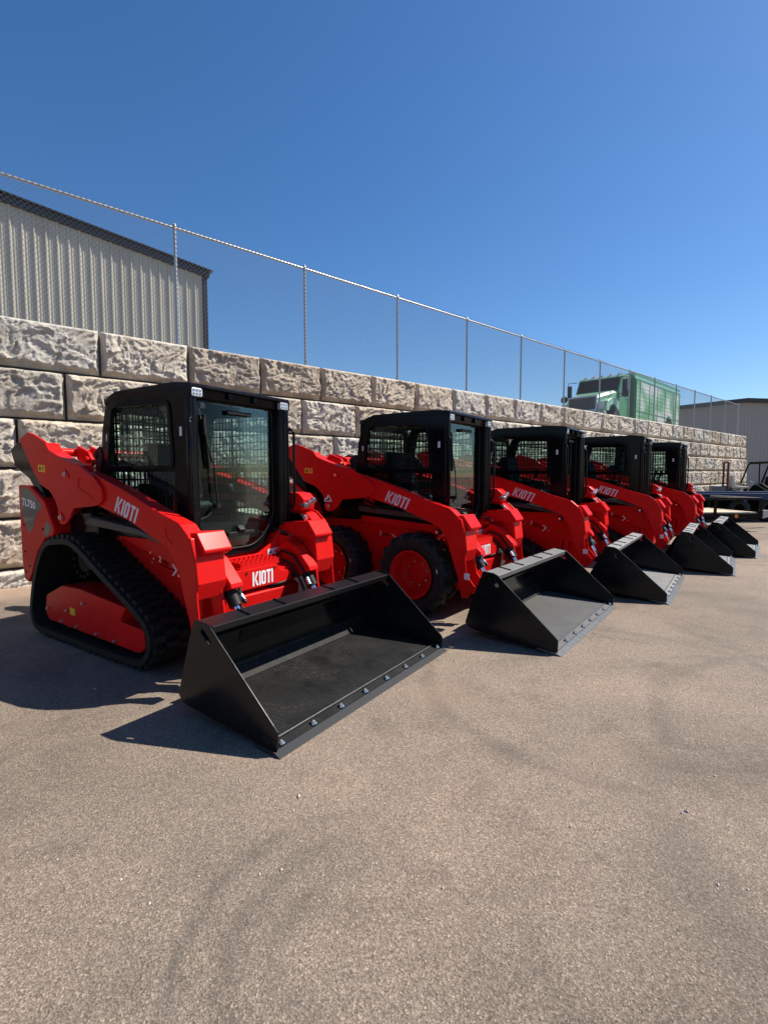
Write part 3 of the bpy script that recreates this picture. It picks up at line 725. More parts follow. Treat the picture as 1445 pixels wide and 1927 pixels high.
def make_arm(root, side, long_arm, letters_on=True):
    """lift arm of one side (side -1 = machine's right, facing the camera)"""
    def sy(v): return side * v
    arm = MB().poly(BEAM, sy(.700), sy(.685)).build('lift_arm', RED, root, .004, shift=SH)
    bx = [(-2.60, 1.52), (-2.224, 1.435), (-1.814, 1.320), (-1.431, 1.192), (-1.18, 1.118), (-1.09, 1.04), (-1.045, .93), (-1.02, .72), (-1.05, .63), (-1.16, .66), (-1.20, .80), (-1.31, .965), (-1.602, 1.075), (-2.177, 1.23), (-2.5, 1.27)]
    MB().poly(bx, sy(.685), sy(.56)).build('arm_box', RED, arm, .008, shift=SH)
    MB().poly([(x, z) for x, z in BEAM[9:18]] + [(-1.10, 1.0), (-1.03, .80)], sy(.50), sy(.48)).build('inner_plate', RED, arm, .004, shift=SH)
    MB().poly(rpoly(GUSSET, .02, 2), sy(.722), sy(.700)).build('arm_gusset', RED, arm, .005, shift=SH)
    MB().poly([(-3.02, 1.735), (-2.943, 1.662), (-2.641, 1.563), (-2.449, 1.531), (-2.45, 1.28), (-2.75, 1.12), (-2.85, 1.26), (-3.15, 1.42)], sy(.699), sy(.60)).build('gusset_box', RED, arm, .004, shift=SH)
    # front box with chamfered chin
    fb = [(-1.10, 1.045), (-1.055, 1.035), (-1.005, .90), (-.985, .735), (-1.02, .62), (-1.14, .64), (-1.16, .80)]
    MB().poly(fb, sy(.698), sy(.47)).build('front_box', RED, arm, .007, shift=SH)
    cv = [(-1.40, .99), (-1.36, 1.045), (-1.05, 1.070), (-.966, .955), (-.970, .935), (-1.02, .91), (-1.12, .925), (-1.38, .945)]
    MB().poly(cv, sy(.655), sy(.430)).build('coupler_cover', RED, arm, .007, shift=SH)
    MB().cyl((-1.34, sy(.43), .965), (-1.34, sy(.42), .965), .022, 14).cyl((-1.25, sy(.43), .935), (-1.25, sy(.415), .935), .018, 14).build('cover_bolt', ZINC, arm, shift=SH)
    # hardware
    for x, z in ((-2.64, 1.46), (-2.745, 1.10)):
        hd = MB().cyl((x, sy(.722), z), (x, sy(.738), z), .020, 12); hd.cyl((x, sy(.738), z), (x, sy(.75), z), .011, 8)
        hd.build('pivot_pin', ZINC, arm, shift=SH)
    bs = MB(); bs.poly(rpoly([(-2.69, 1.50), (-2.66, 1.51), (-2.58, 1.43), (-2.63, 1.42), (-2.68, 1.44)], .015, 2), sy(.722), sy(.728)); bs.build('pin_boss', RED, arm, shift=SH)
    bs = MB(); bs.poly(rpoly([(-2.79, 1.14), (-2.75, 1.15), (-2.70, 1.08), (-2.75, 1.06), (-2.79, 1.09)], .012, 2), sy(.722), sy(.728)); bs.build('pin_boss', RED, arm, shift=SH)
    bs = MB(); bs.tube([(-2.435, sy(.722), 1.433), (-2.454, sy(.722), 1.351), (-2.219, sy(.722), 1.268)], .006, 6); bs.build('weld_seam', RED, arm, shift=SH)
    bs = MB(); bs.tube([(-1.33, sy(.7005), 1.10), (-1.31, sy(.7005), 1.03), (-1.25, sy(.7005), .985)], .005, 6)
    bs.build('weld_seam', RED, arm, shift=SH)
    # rear black upright and link
    TW = [(-3.798, 1.697), (-3.627, 1.763), (-3.51, 1.72), (-3.334, 1.55), (-3.15, 1.32), (-3.1, 1.15), (-3.22, 1.28), (-3.282, 1.301), (-3.418, 1.419), (-3.704, 1.529)]
    MB().poly(TW, sy(.69), sy(.60)).build('rear_link', BLACK, root, .012, shift=SH)
    UP = [(-3.40, .95), (-2.45, .95), (-2.45, 1.10), (-2.9, 1.35), (-3.2, 1.52), (-3.45, 1.5), (-3.5, 1.3)]
    MB().poly(UP, sy(.58), sy(.50)).build('upright', BLACK, root, .006, shift=SH)
    if long_arm:
        MB().cyl((-1.31, sy(.702), .895), (-1.31, sy(.66), .895), .034, 16).build('arm_stop', PLASTIC, arm, shift=SH)
        MB().cyl((-1.31, sy(.703), .895), (-1.31, sy(.72), .895), .016, 12).build('stop_pin', ZINC, arm, shift=SH)
        MB().poly([(-1.235, .86), (-1.215, .86), (-1.19, .74), (-1.195, .68), (-1.225, .70)], sy(.62), sy(.54)).build('arm_bracket', RED, arm, .004, shift=SH)
    if side < 0:
        if long_arm: MB().poly([(-1.01, .52), (-.955, .52), (-.955, .46), (-1.01, .46)], -.7012, -.7003).build('warning_sticker', WHITE, arm, shift=SH)
        MB().poly([(-3.143, 1.545), (-3.012, 1.538), (-3.013, 1.478), (-3.144, 1.485)], -.7235, -.7225).build('warning_sticker', YELLOW, arm, shift=SH)
        mk = MB(); mk.poly([(-3.125, 1.50), (-3.085, 1.50), (-3.105, 1.53)], -.7243, -.7237); mk.box(-3.065, -3.03, -.7243, -.7237, 1.50, 1.506); mk.box(-3.065, -3.03, -.7243, -.7237, 1.516, 1.522)
        mk.build('sticker_print', HOLE, arm, shift=SH)
        l = MB(); U = Vector((.957, 0, -.29)).normalized(); V = Vector((.46, 0, .87))
        letters(l, 'KIOTI', (-1.965, -.7005, 1.185), U, V, (0, -1, 0), .125, gap=.10, xs=1.0)
        l.build('lettering', LILAC, arm, shift=SH)
    else:
        l = MB(); U = Vector((-.957, 0, .29)).normalized(); V = Vector((.29, 0, .957))
        letters(l, 'KIOTI', (-1.62, .7005, 1.10), U, V, (0, 1, 0), .12, gap=.10)
        l.build('lettering', LILAC, arm, shift=SH)
    return arm

def make_cab(root):
    cab = empty('cab'); cab.parent = root
    B = lambda mb, n, m, bev=0, segs=2, par=cab: mb.build(n, m, par, bev, segs, shift=SH)
    outer = [(-1.315, 2.07), (-1.461, 2.105), (-2.26, 2.115), (-2.37, 2.085), (-2.455, 1.994), (-2.506, 1.827), (-2.55, 1.47), (-2.50, .95), (-1.33, .95), (-1.30, 1.08)]
    hu = rpoly([(-2.325, 2.0), (-1.575, 1.972), (-1.54, 1.525), (-2.42, 1.53)], .05)
    hl = rpoly([(-2.42, 1.480), (-1.515, 1.480), (-1.50, 1.06), (-2.39, 1.06)], .03)
    for s in (-1, 1): B(MB().poly(outer, s * .49, s * .468, [hu, hl]), 'cab_side', BLACK, .012, 3)
    # raised moulding round the upper window
    for s in (-1, 1):
        mo = MB(); mo.poly(rpoly([(-2.36, 2.035), (-1.545, 2.005), (-1.505, 1.498), (-2.46, 1.498)], .07), s * .490, s * .502, [hu])
        B(mo, 'window_moulding', BLACK, .004)
    # front posts: moulded verticals
    for s in (-1, 1):
        fp = MB(); fp.poly(rpoly([(-1.47, s * .47), (-1.34, s * .495), (-1.315, s * .47), (-1.34, s * .40), (-1.46, s * .385)], .02), 1.02, 2.06, (), 'Z')
        fp.cyl((-1.335, s * .455, 1.06), (-1.335, s * .455, 2.04), .022, 12)
        B(fp, 'front_post', BLACK)
    # roof with front visor
    rf = MB().poly(rpoly([(-1.300, 2.075), (-1.310, 2.105), (-1.50, 2.125), (-2.27, 2.13), (-2.40, 2.095), (-2.45, 2.03), (-2.36, 2.06), (-2.26, 2.085), (-1.46, 2.075)], .01, 2), -.492, .492)
    roof = B(rf, 'roof', BLACK, .010, 3)
    hd = MB().poly([(-1.405, 2.08), (-1.345, 2.078), (-1.36, 2.01), (-1.41, 2.01)], -.47, .47)
    hd.box(-1.375, -1.325, -.14, -.10, 2.03, 2.08); hd.box(-1.375, -1.325, .11, .15, 2.03, 2.08)
    B(hd, 'header', BLACK, .005)
    for s in (-1, 1):
        ear = MB(); ear.poly(rpoly([(-1.42, 2.09), (-1.30, 2.09), (-1.302, 2.03), (-1.33, 1.985), (-1.40, 1.98)], .03), s * .492, s * .480)
        B(ear, 'visor_cheek', BLACK, .003)
    for s in (-1, 1):
        lm = B(MB().poly(rrect(s * .432 - .045, s * .432 + .045, 2.012, 2.072, .012), -1.345, -1.306, (), 'X'), 'headlight', LAMPM, .004)
        bz = MB().poly(rrect(s * .432 - .05, s * .432 + .05, 2.006, 2.078, .014), -1.365, -1.312, [rrect(s * .432 - .041, s * .432 + .041, 2.016, 2.068, .010)], 'X')
        dots = MB()
        for i in range(3):
            for j in range(2): dots.cyl((-1.307, s * .432 - .026 + i * .026, 2.03 + j * .025), (-1.3035, s * .432 - .026 + i * .026, 2.03 + j * .025), .009, 10)
        dots.build('led_dot', DOTM, lm, shift=SH)
    # front door: black frame around glass pointed at the bottom
    gl = [(-.372, 2.0), (.372, 2.0), (.372, 1.10), (.245, .935), (.13, .875), (-.13, .875), (-.245, .935), (-.372, 1.10)]
    inn = rpoly(gl, .05); out = rpoly([(-.44, 2.03), (.44, 2.03), (.44, 1.07), (.285, .87), (.15, .815), (-.15, .815), (-.285, .87), (-.44, 1.07)], .05)
    dr = B(MB().poly(out, -1.465, -1.415, [inn], 'X'), 'door_frame', BLACK, .008, 3)
    ga = rpoly([(y * 1.03, (z - 1.44) * 1.015 + 1.44) for y, z in gl], .05)
    B(MB().poly(ga, -1.412, -1.408, (), 'X'), 'windshield', GLASS)
    seal = MB().tube([(-1.410, y, z) for y, z in rpoly([(y * 1.03, (z - 1.44) * 1.015 + 1.44) for y, z in gl], .06)], .008, 6, True)
    B(seal, 'window_seal', PLASTIC)
    # wiper, latch
    wi = MB().bar((-1.385, -.325, 1.90), (-1.388, -.285, 1.50), .030, .018).bar((-1.38, -.335, 1.87), (-1.38, -.325, 1.75), .04, .02)
    wi.tube([(-1.375, -.305, 1.68), (-1.37, -.25, 1.50), (-1.37, -.225, 1.22)], .007, 6); wi.cyl((-1.41, -.225, 1.22), (-1.355, -.225, 1.22), .022, 10); wi.tube([(-1.38, -.225, 1.22), (-1.39, -.30, 1.14), (-1.40, -.36, 1.12)], .01, 6)
    B(wi, 'wiper', PLASTIC)
    la = MB().bar((-1.385, -.13, .985), (-1.385, .14, .985), .03, .035); la.poly([(-1.405, .98), (-1.36, 1.0), (-1.355, 1.02), (-1.39, 1.05), (-1.405, 1.05)], -.03, .03)
    B(la, 'door_latch', PLASTIC, .006)
    la2 = MB().box(-1.40, -1.375, -.11, .13, 1.925, 1.955); B(la2, 'mirror', PLASTIC, .006)
    for s in (-1, 1):
        B(MB().tube([(-1.36, s * .47, 1.83), (-1.30, s * .50, 1.85), (-1.285, s * .52, 1.82), (-1.285, s * .52, 1.20), (-1.30, s * .50, 1.17), (-1.35, s * .47, 1.18)], .012, 10), 'grab_handle', BLACK)
        B(MB().cyl((-1.345, s * .475, 1.87), (-1.345, s * .475, 1.93), .016, 10).cyl((-1.33, s * .47, 1.86), (-1.31, s * .50, 1.86), .013, 8), 'hinge', PLASTIC)
    # side windows, guards
    for s in (-1, 1):
        B(MB().poly(rpoly([(-2.35, 2.02), (-1.56, 1.99), (-1.52, 1.505), (-2.45, 1.51)], .05), s * .463, s * .460), 'side_window', GLASS)
        B(MB().poly([(-2.44, 1.495), (-1.50, 1.495), (-1.48, 1.04), (-2.40, 1.04)], s * .463, s * .460), 'side_window', GLASS)
        gd = MB()
        x = -2.41
        while x < -1.53:
            gd.box(x - .005, x + .005, s * .444, s * .440, 1.07, 1.985); x += .047
        z = 1.09
        while z < 1.98:
            gd.box(-2.44, -1.53, s * .4395, s * .436, z - .005, z + .005); z += .066
        gd.box(-2.0, -1.985, s * .4355, s * .43, 1.06, 1.98)
        B(gd, 'mesh_guard', PLASTIC)
    # rear wall with window and guard
    rw = MB().poly([(-.46, .95), (.46, .95), (.46, 2.06), (-.46, 2.06)], -2.50, -2.47, [rrect(-.40, .40, 1.58, 1.98, .04), rrect(-.40, .40, 1.25, 1.50, .03)], 'X')
    B(rw, 'rear_wall', BLACK, .006)
    B(MB().box(-2.468, -2.464, -.42, .42, 1.22, 2.0), 'rear_window', GLASS)
    gd = MB(); y = -.40
    while y <= .401: gd.box(-2.455, -2.450, y - .0065, y + .0065, 1.24, 1.99); y += .05
    z = 1.27
    while z < 1.99: gd.box(-2.449, -2.445, -.41, .41, z - .0065, z + .0065); z += .072
    B(gd, 'mesh_guard', PLASTIC)
    # floor, seat, levers, frame inside
    it = MB().box(-2.47, -1.45, -.44, .44, .93, .98); B(it, 'cab_floor', PLASTIC)
    st = MB().poly(rpoly([(-2.20, 1.12), (-1.72, 1.14), (-1.68, 1.20), (-1.73, 1.26), (-2.12, 1.24), (-2.24, 1.72), (-2.33, 1.74), (-2.36, 1.68), (-2.24, 1.14)], .04), -.23, .23)
    B(st, 'seat', SEATM, .03, 3)
    st = MB().box(-2.2, -1.75, -.2, .2, .98, 1.12); B(st, 'seat_base', PLASTIC)
    for s in (-1, 1):
        lv = MB().poly(rpoly([(-2.25, 1.38), (-1.85, 1.38), (-1.82, 1.30), (-2.25, 1.28)], .02), s * .26, s * .34)
        lv.tube([(-1.80, s * .30, 1.0), (-1.80, s * .30, 1.36), (-1.77, s * .30, 1.50)], .013, 8); lv.cyl((-1.775, s * .30, 1.44), (-1.75, s * .30, 1.56), .025, 10, .018)
        B(lv, 'control_lever', PLASTIC, .005)
    bt = MB()
    for i in range(9): bt.cyl((-1.80, .02, 1.10 + i * .022), (-1.80, .02, 1.112 + i * .022), .045 - .002 * i, 12)
    B(bt, 'lever_boot', PLASTIC)
    # vehicle stickers on posts
    B(MB().poly(rrect(-1.440, -1.412, 1.735, 1.80, .004), -.4915, -.4908), 'post_sticker', LILAC)
    B(MB().poly(rrect(-2.445, -2.425, 1.735, 1.79, .004), -.4915, -.4908), 'post_sticker', LILAC)
    # rear hinge bracket
    hb = MB().poly(rpoly([(-2.62, 1.66), (-2.54, 1.70), (-2.50, 1.62), (-2.56, 1.42), (-2.52, 1.1), (-2.62, 1.1)], .02), -.50, -.47)
    hb.cyl((-2.60, -.51, 1.62), (-2.60, -.40, 1.62), .03, 10); hb.cyl((-2.57, -.47, 1.52), (-2.54, -.47, 1.28), .016, 8)
    B(hb, 'hinge_bracket', PLASTIC, .004)
    B(MB().box(-2.50, -2.42, -.47, -.36, 2.04, 2.09), 'rear_lamp', PLASTIC, .008)
    return cab

def make_bucket(root, grey):
    top = [(-.575, .545), (-.565, .583), (-.70, .600), (-.76, .47), (-.86, .20), (-.885, .125), (-.80, .085), (-.10, .032)]
    bk = empty('bucket'); bk.parent = root
    B = lambda mb, n, m, bev=0, segs=2: mb.build(n, m, bk, bev, segs, shift=SH)
    sh = MB().sheet([(-.60, .50), (-.70, .575), (-.75, .46), (-.84, .20), (-.862, .125), (-.80, .082), (-.10, .028)][::-1], .010, -.925, .925)
    B(sh, 'bucket_shell', BUCKET)
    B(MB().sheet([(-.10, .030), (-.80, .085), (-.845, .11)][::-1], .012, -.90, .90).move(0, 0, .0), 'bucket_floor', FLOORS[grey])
    B(MB().sheet([(-.765, .098), (-.835, .170), (-.845, .19)], .010, -.905, .905), 'inner_chamfer', FLOORS[0])
    lip = MB().poly([(-.572, .540), (-.560, .585), (-.695, .604), (-.705, .592), (-.575, .572), (-.582, .540)], -.915, .915)
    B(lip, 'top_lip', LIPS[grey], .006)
    sl = MB()
    for y in (-.63, -.32, .191, .497): sl.bar((-.690, y, .607), (-.572, y, .591), .011, .010)
    B(sl, 'lip_gusset', BUCKET)
    side = [(-.035, .030), (-.035, .12), (-.065, .15), (-.56, .587), (-.60, .604), (-.70, .612), (-.760, .47), (-.848, .20), (-.872, .125), (-.845, .090), (-.80, .074), (-.14, .016)]
    dv = Vector((.755, -.655)); c = Vector((-.597, .525)); nn = Vector((.655, .755))
    slot = [(c + dv * a + nn * b).to_tuple() for a, b in [(.04 + .015 * math.cos(R(t)), .015 * math.sin(R(t))) for t in range(-90, 91, 30)] + [(-.04 + .015 * math.cos(R(t)), .015 * math.sin(R(t))) for t in range(90, 271, 30)]]
    for s in (-1, 1):
        B(MB().poly(side, s * .937, s * .925, [slot]), 'side_plate', BUCKET, .004, 2)
        B(MB().poly([(-.035, .022), (-.035, .075), (-.24, .088), (-.24, .03)], s * .9352, s * .941), 'wear_plate', BUCKET, .002)
    ce = MB().poly([(0, .0), (.0, .003), (-.045, .024), (-.20, .034), (-.20, .024), (-.12, .008)], -.955, .955)
    B(ce, 'cutting_edge', EDGE if grey else EDGED, .0015)
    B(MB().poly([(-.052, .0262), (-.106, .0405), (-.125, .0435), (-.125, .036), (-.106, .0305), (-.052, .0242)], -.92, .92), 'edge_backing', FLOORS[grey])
    wd = MB().tube([(-.112, -.92 + i * .092 , .043 + .001 * (i % 2)) for i in range(21)], .005, 6); B(wd, 'weld_bead', EDGE)
    for y in [-.88 + i * .2543 for i in range(8)]:
        b = MB().cyl((-.062, y, .028), (-.066, y, .036), .021, 12).cyl((-.066, y, .036), (-.069, y, .047), .015, 6, smooth=False).cyl((-.069, y, .047), (-.071, y, .054), .008, 8)
        B(b, 'bolt', ZINC)
    # coupler plate behind
    B(MB().poly([(-.72, .50), (-.78, .52), (-.95, .20), (-.93, .12), (-.88, .14)], -.55, .55), 'quick_coupler', BLACK, .006)
    return bk

def make_loader(name, tracked, long_arm, model_text=False, emblem=False, wear=0):
    root = empty(name)
    B = lambda mb, n, m, bev=0, segs=2, par=root: mb.build(n, m, par, bev, segs, shift=SH)
    hw = .39 if tracked else .41
    # main body
    body = B(MB().poly([(-3.45, .30), (-1.42, .22), (-1.14, .30), (-1.12, .54), (-1.26, .62), (-1.30, .70), (-1.48, .78), (-1.50, .95), (-1.60, .95), (-2.90, 1.0), (-3.45, 1.0)], -hw, hw), 'chassis', RED, .008)
    B(MB().poly([(-3.42, 1.0), (-2.62, 1.0), (-2.62, 1.30), (-3.30, 1.34), (-3.42, 1.28)], -.49, .49), 'engine_hood', BLACK, .03, 3)
    B(MB().box(-2.62, -1.46, -.445, .445, .93, 1.06), 'cab_base', PLASTIC)
    for s in (-1, 1):
        pn = [(-3.580, 1.364), (-3.33, 1.356), (-3.072, 1.228), (-2.917, 1.005), (-2.93, .94), (-3.09, .90), (-3.25, .77), (-3.40, .53), (-3.47, .465), (-3.55, .49), (-3.578, .66)] if tracked else \
             [(-3.580, 1.364), (-3.33, 1.356), (-3.10, 1.228), (-2.98, 1.005), (-3.10, .94), (-3.22, .80), (-3.27, .55), (-3.40, .47), (-3.55, .49), (-3.578, .66)]
        p = B(MB().poly(pn, s * .718, s * .48), 'rear_panel', RED, .012, 3)
        if s < 0:
            d1 = [(-3.532, 1.346), (-3.35, 1.328), (-3.235, 1.265), (-3.115, 1.18), (-3.26, 1.078), (-3.301, .983), (-3.397, .924), (-3.532, 1.093)]
            d2 = [(-3.032, 1.060), (-2.955, 1.000), (-2.985, .955), (-3.106, .903), (-3.081, 1.009)]
            dd = MB().poly(d1, -.7192, -.7184); dd.poly(d2, -.7192, -.7184); dd.build('dark_decal', DGREY, p, shift=SH)
            if model_text: font_text('model_lettering', 'TL750', WHITE, p, (-3.515 + XO, -.7196, 1.188), Vector((.992, 0, -.13)), Vector((0, 0, 1)), (0, -1, 0), .060, .0006, 1.22, .03)
    B(MB().box(-3.52, -3.46, -.48, .48, .45, 1.30), 'rear_door', RED, .01)
    # dark trim strip under the arm
    for s in (-1, 1):
        B(MB().poly([(-2.50, 1.072), (-2.44, 1.115), (-1.756, 1.06), (-1.258, .954), (-1.343, .945), (-1.701, 1.005), (-2.515, 1.05)], s * (.66 if tracked else .56), s * .40), 'side_trim', FEND, .01)
        if not tracked: B(MB().poly([(-2.95, .93), (-2.95, 1.02), (-2.5, 1.05), (-2.5, 1.0), (-1.3, .93), (-1.26, .88), (-1.5, .865), (-2.4, .93)], s * .50, s * .40), 'side_rail', RED, .006)
        else: B(MB().poly([(-2.95, .95), (-2.95, 1.03), (-2.5, 1.05), (-1.7, .985), (-1.24, .93), (-1.10, .60), (-1.22, .56), (-1.42, .62), (-1.75, .80), (-2.4, .955)], s * .47, s * .38), 'side_rail', RED, .006)
        if tracked: make_track(root, s)
        else:
            for x in (-1.63, -2.76): make_wheel(root, x, s)
            B(MB().cyl((-1.63, s * .38, .43), (-1.63, s * .56, .43), .10, 20).cyl((-2.76, s * .38, .43), (-2.76, s * .56, .43), .10, 20), 'axle', RED)
        make_arm(root, s, long_arm)
    # 2-speed lettering with arrow
    yy = -.4705 if tracked else -.4105
    xo = -1.78 if tracked else -2.257
    if tracked:
        t = font_text('speed_lettering', '2', LILAC, root, (xo + XO, yy, .785), (.985, 0, -.17), (.1, 0, 1), (0, -1, 0), .042, .0006, 1, .02)
        t = font_text('speed_lettering', 'SPEED', HOLE, root, (xo + .04 + XO, yy, .776), (.985, 0, -.17), (.1, 0, 1), (0, -1, 0), .030, .0006, .9, .02)
        ar = MB().poly([(xo + .01, .768), (xo + .20, .738), (xo + .20, .728), (xo + .01, .760)], yy - .0008, yy - .0002); ar.build('arrow_line', HOLE, root, shift=SH)
        ar = MB().poly([(xo + .175, .775), (xo + .19, .780), (xo + .235, .738), (xo + .185, .690), (xo + .168, .690), (xo + .213, .738)], yy - .0008, yy - .0002); ar.build('arrow_head', LILAC, root, shift=SH)
    else:
        t = font_text('speed_lettering', '2', LILAC, root, (xo + XO, yy, .775), (.995, 0, -.1), (.1, 0, 1), (0, -1, 0), .042, .0006, 1, .02)
        t = font_text('speed_lettering', 'SPEED', HOLE, root, (xo + .04 + XO, yy, .772), (.995, 0, -.1), (.1, 0, 1), (0, -1, 0), .030, .0006, .9, .02)
        ar = MB().poly([(xo + .175, .795), (xo + .19, .80), (xo + .245, .755), (xo + .185, .72), (xo + .168, .72), (xo + .222, .755)], yy - .0008, yy - .0002); ar.build('arrow_head', LILAC, root, shift=SH)
    B(MB().cyl((-3.02, -.70, 1.655), (-3.02, .70, 1.655), .036, 20), 'cross_tube', RED)
    B(MB().poly(rpoly([(-2.99, 1.72), (-2.80, 1.66), (-2.72, 1.56), (-2.80, 1.50), (-3.0, 1.60)], .02), -.47, -.44).poly(rpoly([(-2.99, 1.72), (-2.80, 1.66), (-2.72, 1.56), (-2.80, 1.50), (-3.0, 1.60)], .02), -.36, -.33).cyl((-2.79, -.50, 1.59), (-2.79, -.30, 1.59), .028, 12), 'link_bracket', RED, .005)
    # front panel with a U-shaped notch for the door, step, crossmember
    B(MB().poly(rpoly([(-.445, .30), (.445, .30), (.445, .975), (.40, .985), (.30, .865), (.16, .800), (-.16, .800), (-.30, .865), (-.40, .985), (-.445, .975)], .03), -1.385, -1.345, (), 'X'), 'front_panel', RED, .006)
    B(MB().poly([(-1.345, .62), (-1.345, .72), (-1.14, .70), (-1.14, .62)], -.40, .40), 'step_support', RED, .004)
    gs = MB()
    for i in range(9): y = -.22 + i * .0475; gs.poly([(-1.33, .765), (-1.13, .765), (-1.13, .795)] + [(-1.15 - k * .022, .80 if k % 2 else .786) for k in range(8)] + [(-1.33, .795)], y, y + .006)
    gs.box(-1.335, -1.325, -.225, .17, .75, .80); gs.box(-1.14, -1.13, -.225, .17, .745, .785)
    for k in range(5): gs.box(-1.30 + k * .035, -1.292 + k * .035, -.22, .165, .765, .790)
    B(gs, 'step_grating', RED)
    cm = B(MB().poly(rpoly([(-.47, .585), (.33, .585), (.26, .675), (.165, .69), (.14, .742), (-.47, .742)], .01, 2), -1.17, -1.115, (), 'X'), 'crossmember', RED, .005)
    l = MB(); letters(l, 'KIOTI', (-1.1145, -.125, .604), (0, 1, 0), (0, 0, 1), (1, 0, 0), .108, gap=.06, xs=.92); l.build('lettering', WHITE, cm, shift=SH)
    B(MB().poly([(-.47, .42), (.47, .42), (.47, .60), (.36, .66), (.33, .60), (-.47, .60)], -1.32, -1.26, (), 'X'), 'torque_plate', RED, .006)
    B(MB().poly([(.25, .775), (.40, .785), (.40, .835), (.25, .825)], -1.3445, -1.3435, (), 'X'), 'safety_sticker', LILAC)
    B(MB().poly([(.262, .79), (.295, .79), (.285, .815)], -1.3433, -1.3428, (), 'X').poly([(.32, .795), (.345, .795), (.34, .815)], -1.3433, -1.3428, (), 'X'), 'sticker_print', HOLE)
    # tilt cylinders with covers
    for s in (-1, 1):
        c = B(MB().poly([(-1.36, .80), (-1.23, .905), (-1.12, .86), (-.965, .70), (-.955, .665), (-1.09, .615), (-1.33, .735)], s * .345, s * .455), 'cylinder_cover', RED, .008)
        ti = B(MB().cyl((-1.10, s * .40, .72), (-.975, s * .40, .53), .046, 20).cyl((-1.02, s * .345, .63), (-.94, s * .345, .55), .014, 8), 'tilt_cylinder', PLASTIC, 0)
        MB().cyl((-.98, s * .40, .54), (-.90, s * .40, .40), .024, 14).build('cylinder_rod', CHROME, ti, shift=SH)
        MB().cyl((-.99, s * .345, .60), (-.955, s * .34, .555), .018, 10).build('hose_fitting', ZINC, ti, shift=SH)
    # hydraulic couplers on the left arm
    hc = B(MB().poly([(-1.40, 1.22), (-1.34, 1.305), (-1.24, 1.295), (-1.18, 1.245), (-1.20, 1.15), (-1.38, 1.12)], .52, .68), 'coupler_block', RED, .008)
    cp = MB()
    for i, (x, z, y) in enumerate(((-1.20, 1.20, .535), (-1.20, 1.222, .585), (-1.20, 1.244, .635), (-1.18, 1.10, .50))):
        cp.cyl((x - .02, y, z), (x + .025, y, z - .008), .019, 12); cp.cyl((x + .025, y, z - .008), (x + .040, y, z - .011), .025, 12); cp.cyl((x + .040, y, z - .011), (x + .055, y, z - .014), .018, 12)
    cp.build('hydraulic_coupler', ZINC, hc, shift=SH)
    B(MB().poly(rpoly([(-1.34, 1.13), (-1.18, 1.12), (-1.09, 1.02), (-1.07, .93), (-1.12, .95), (-1.2, 1.05), (-1.34, 1.08)], .02), .478, .476), 'coupler_plate', HOLE)
    for s in (-1, 1):
        B(MB().tube([(-1.33, s * .30, .74), (-1.24, s * .31, .82), (-1.12, s * .33, .78), (-1.02, s * .335, .66), (-.99, s * .34, .60)], .011, 8), 'hydraulic_hose', PLASTIC)
        B(MB().tube([(-1.34, s * .27, .70), (-1.26, s * .28, .76), (-1.14, s * .30, .72), (-1.06, s * .325, .60), (-1.00, s * .33, .50)], .011, 8), 'hydraulic_hose', PLASTIC)
        B(MB().tube([(-2.62, s * .53, 1.12), (-2.45, s * .54, 1.20), (-2.25, s * .54, 1.13), (-2.0, s * .53, 1.05)], .014, 8), 'hydraulic_hose', PLASTIC)
        B(MB().tube([(-2.66, s * .53, 1.05), (-2.45, s * .55, 1.14), (-2.2, s * .55, 1.08), (-1.9, s * .53, 1.02)], .014, 8), 'hydraulic_hose', PLASTIC)
        B(MB().poly([(-2.40, 1.06), (-2.28, 1.06), (-2.28, 1.19), (-2.40, 1.21)], s * .52, s * .46), 'valve_block', RED, .004)
    B(MB().tube([(-1.20, .05, .555), (-1.13, .09, .575), (-1.12, .20, .58), (-1.14, .33, .60), (-1.20, .38, .60)], .013, 8), 'hydraulic_hose', PLASTIC)
    for x, z in ((-3.50, .56), (-3.50, .75), (-3.50, 1.0), (-3.12, .98), (-3.42, .62)):
        if tracked or x < -3.2: B(MB().cyl((x, -.718, z), (x, -.724, z), .009, 8), 'panel_bolt', PLASTIC)
    for x, z in ((-1.88, .845), (-1.84, .80), (-1.86, .77), (-2.3, .93), (-1.52, .70)):
        B(MB().cyl((x, -.47 if tracked else -.41, z), (x, -.477 if tracked else -.417, z), .009, 8), 'panel_bolt', ZINC)
    for y, z in ((-.43, .70), (.30, .62), (-.40, .62), (-.18, .715), (.10, .715)):
        B(MB().cyl((-1.115, y, z), (-1.108, y, z), .008, 8), 'panel_bolt', PLASTIC)
    make_cab(root); make_bucket(root, wear)
    if emblem:
        e = MB().poly([(-2.825, 1.15), (-2.82, 1.19), (-2.79, 1.20), (-2.765, 1.235), (-2.735, 1.215), (-2.71, 1.17), (-2.708, 1.15)], -.7236, -.7225)
        e.poly([(-2.81, 1.125), (-2.765, 1.10), (-2.72, 1.125), (-2.73, 1.13), (-2.80, 1.13)], -.7236, -.7225); B(e, 'dog_emblem', WHITE)
        B(MB().poly([(-2.80, 1.155), (-2.79, 1.18), (-2.765, 1.182), (-2.750, 1.205), (-2.738, 1.203), (-2.742, 1.18), (-2.745, 1.155), (-2.755, 1.17), (-2.78, 1.168), (-2.785, 1.155)], -.7244, -.7238).poly([(-2.825, 1.145), (-2.81, 1.125), (-2.765, 1.10), (-2.72, 1.125), (-2.706, 1.145)], -.7232, -.7223), 'emblem_print', HOLE)
    return root

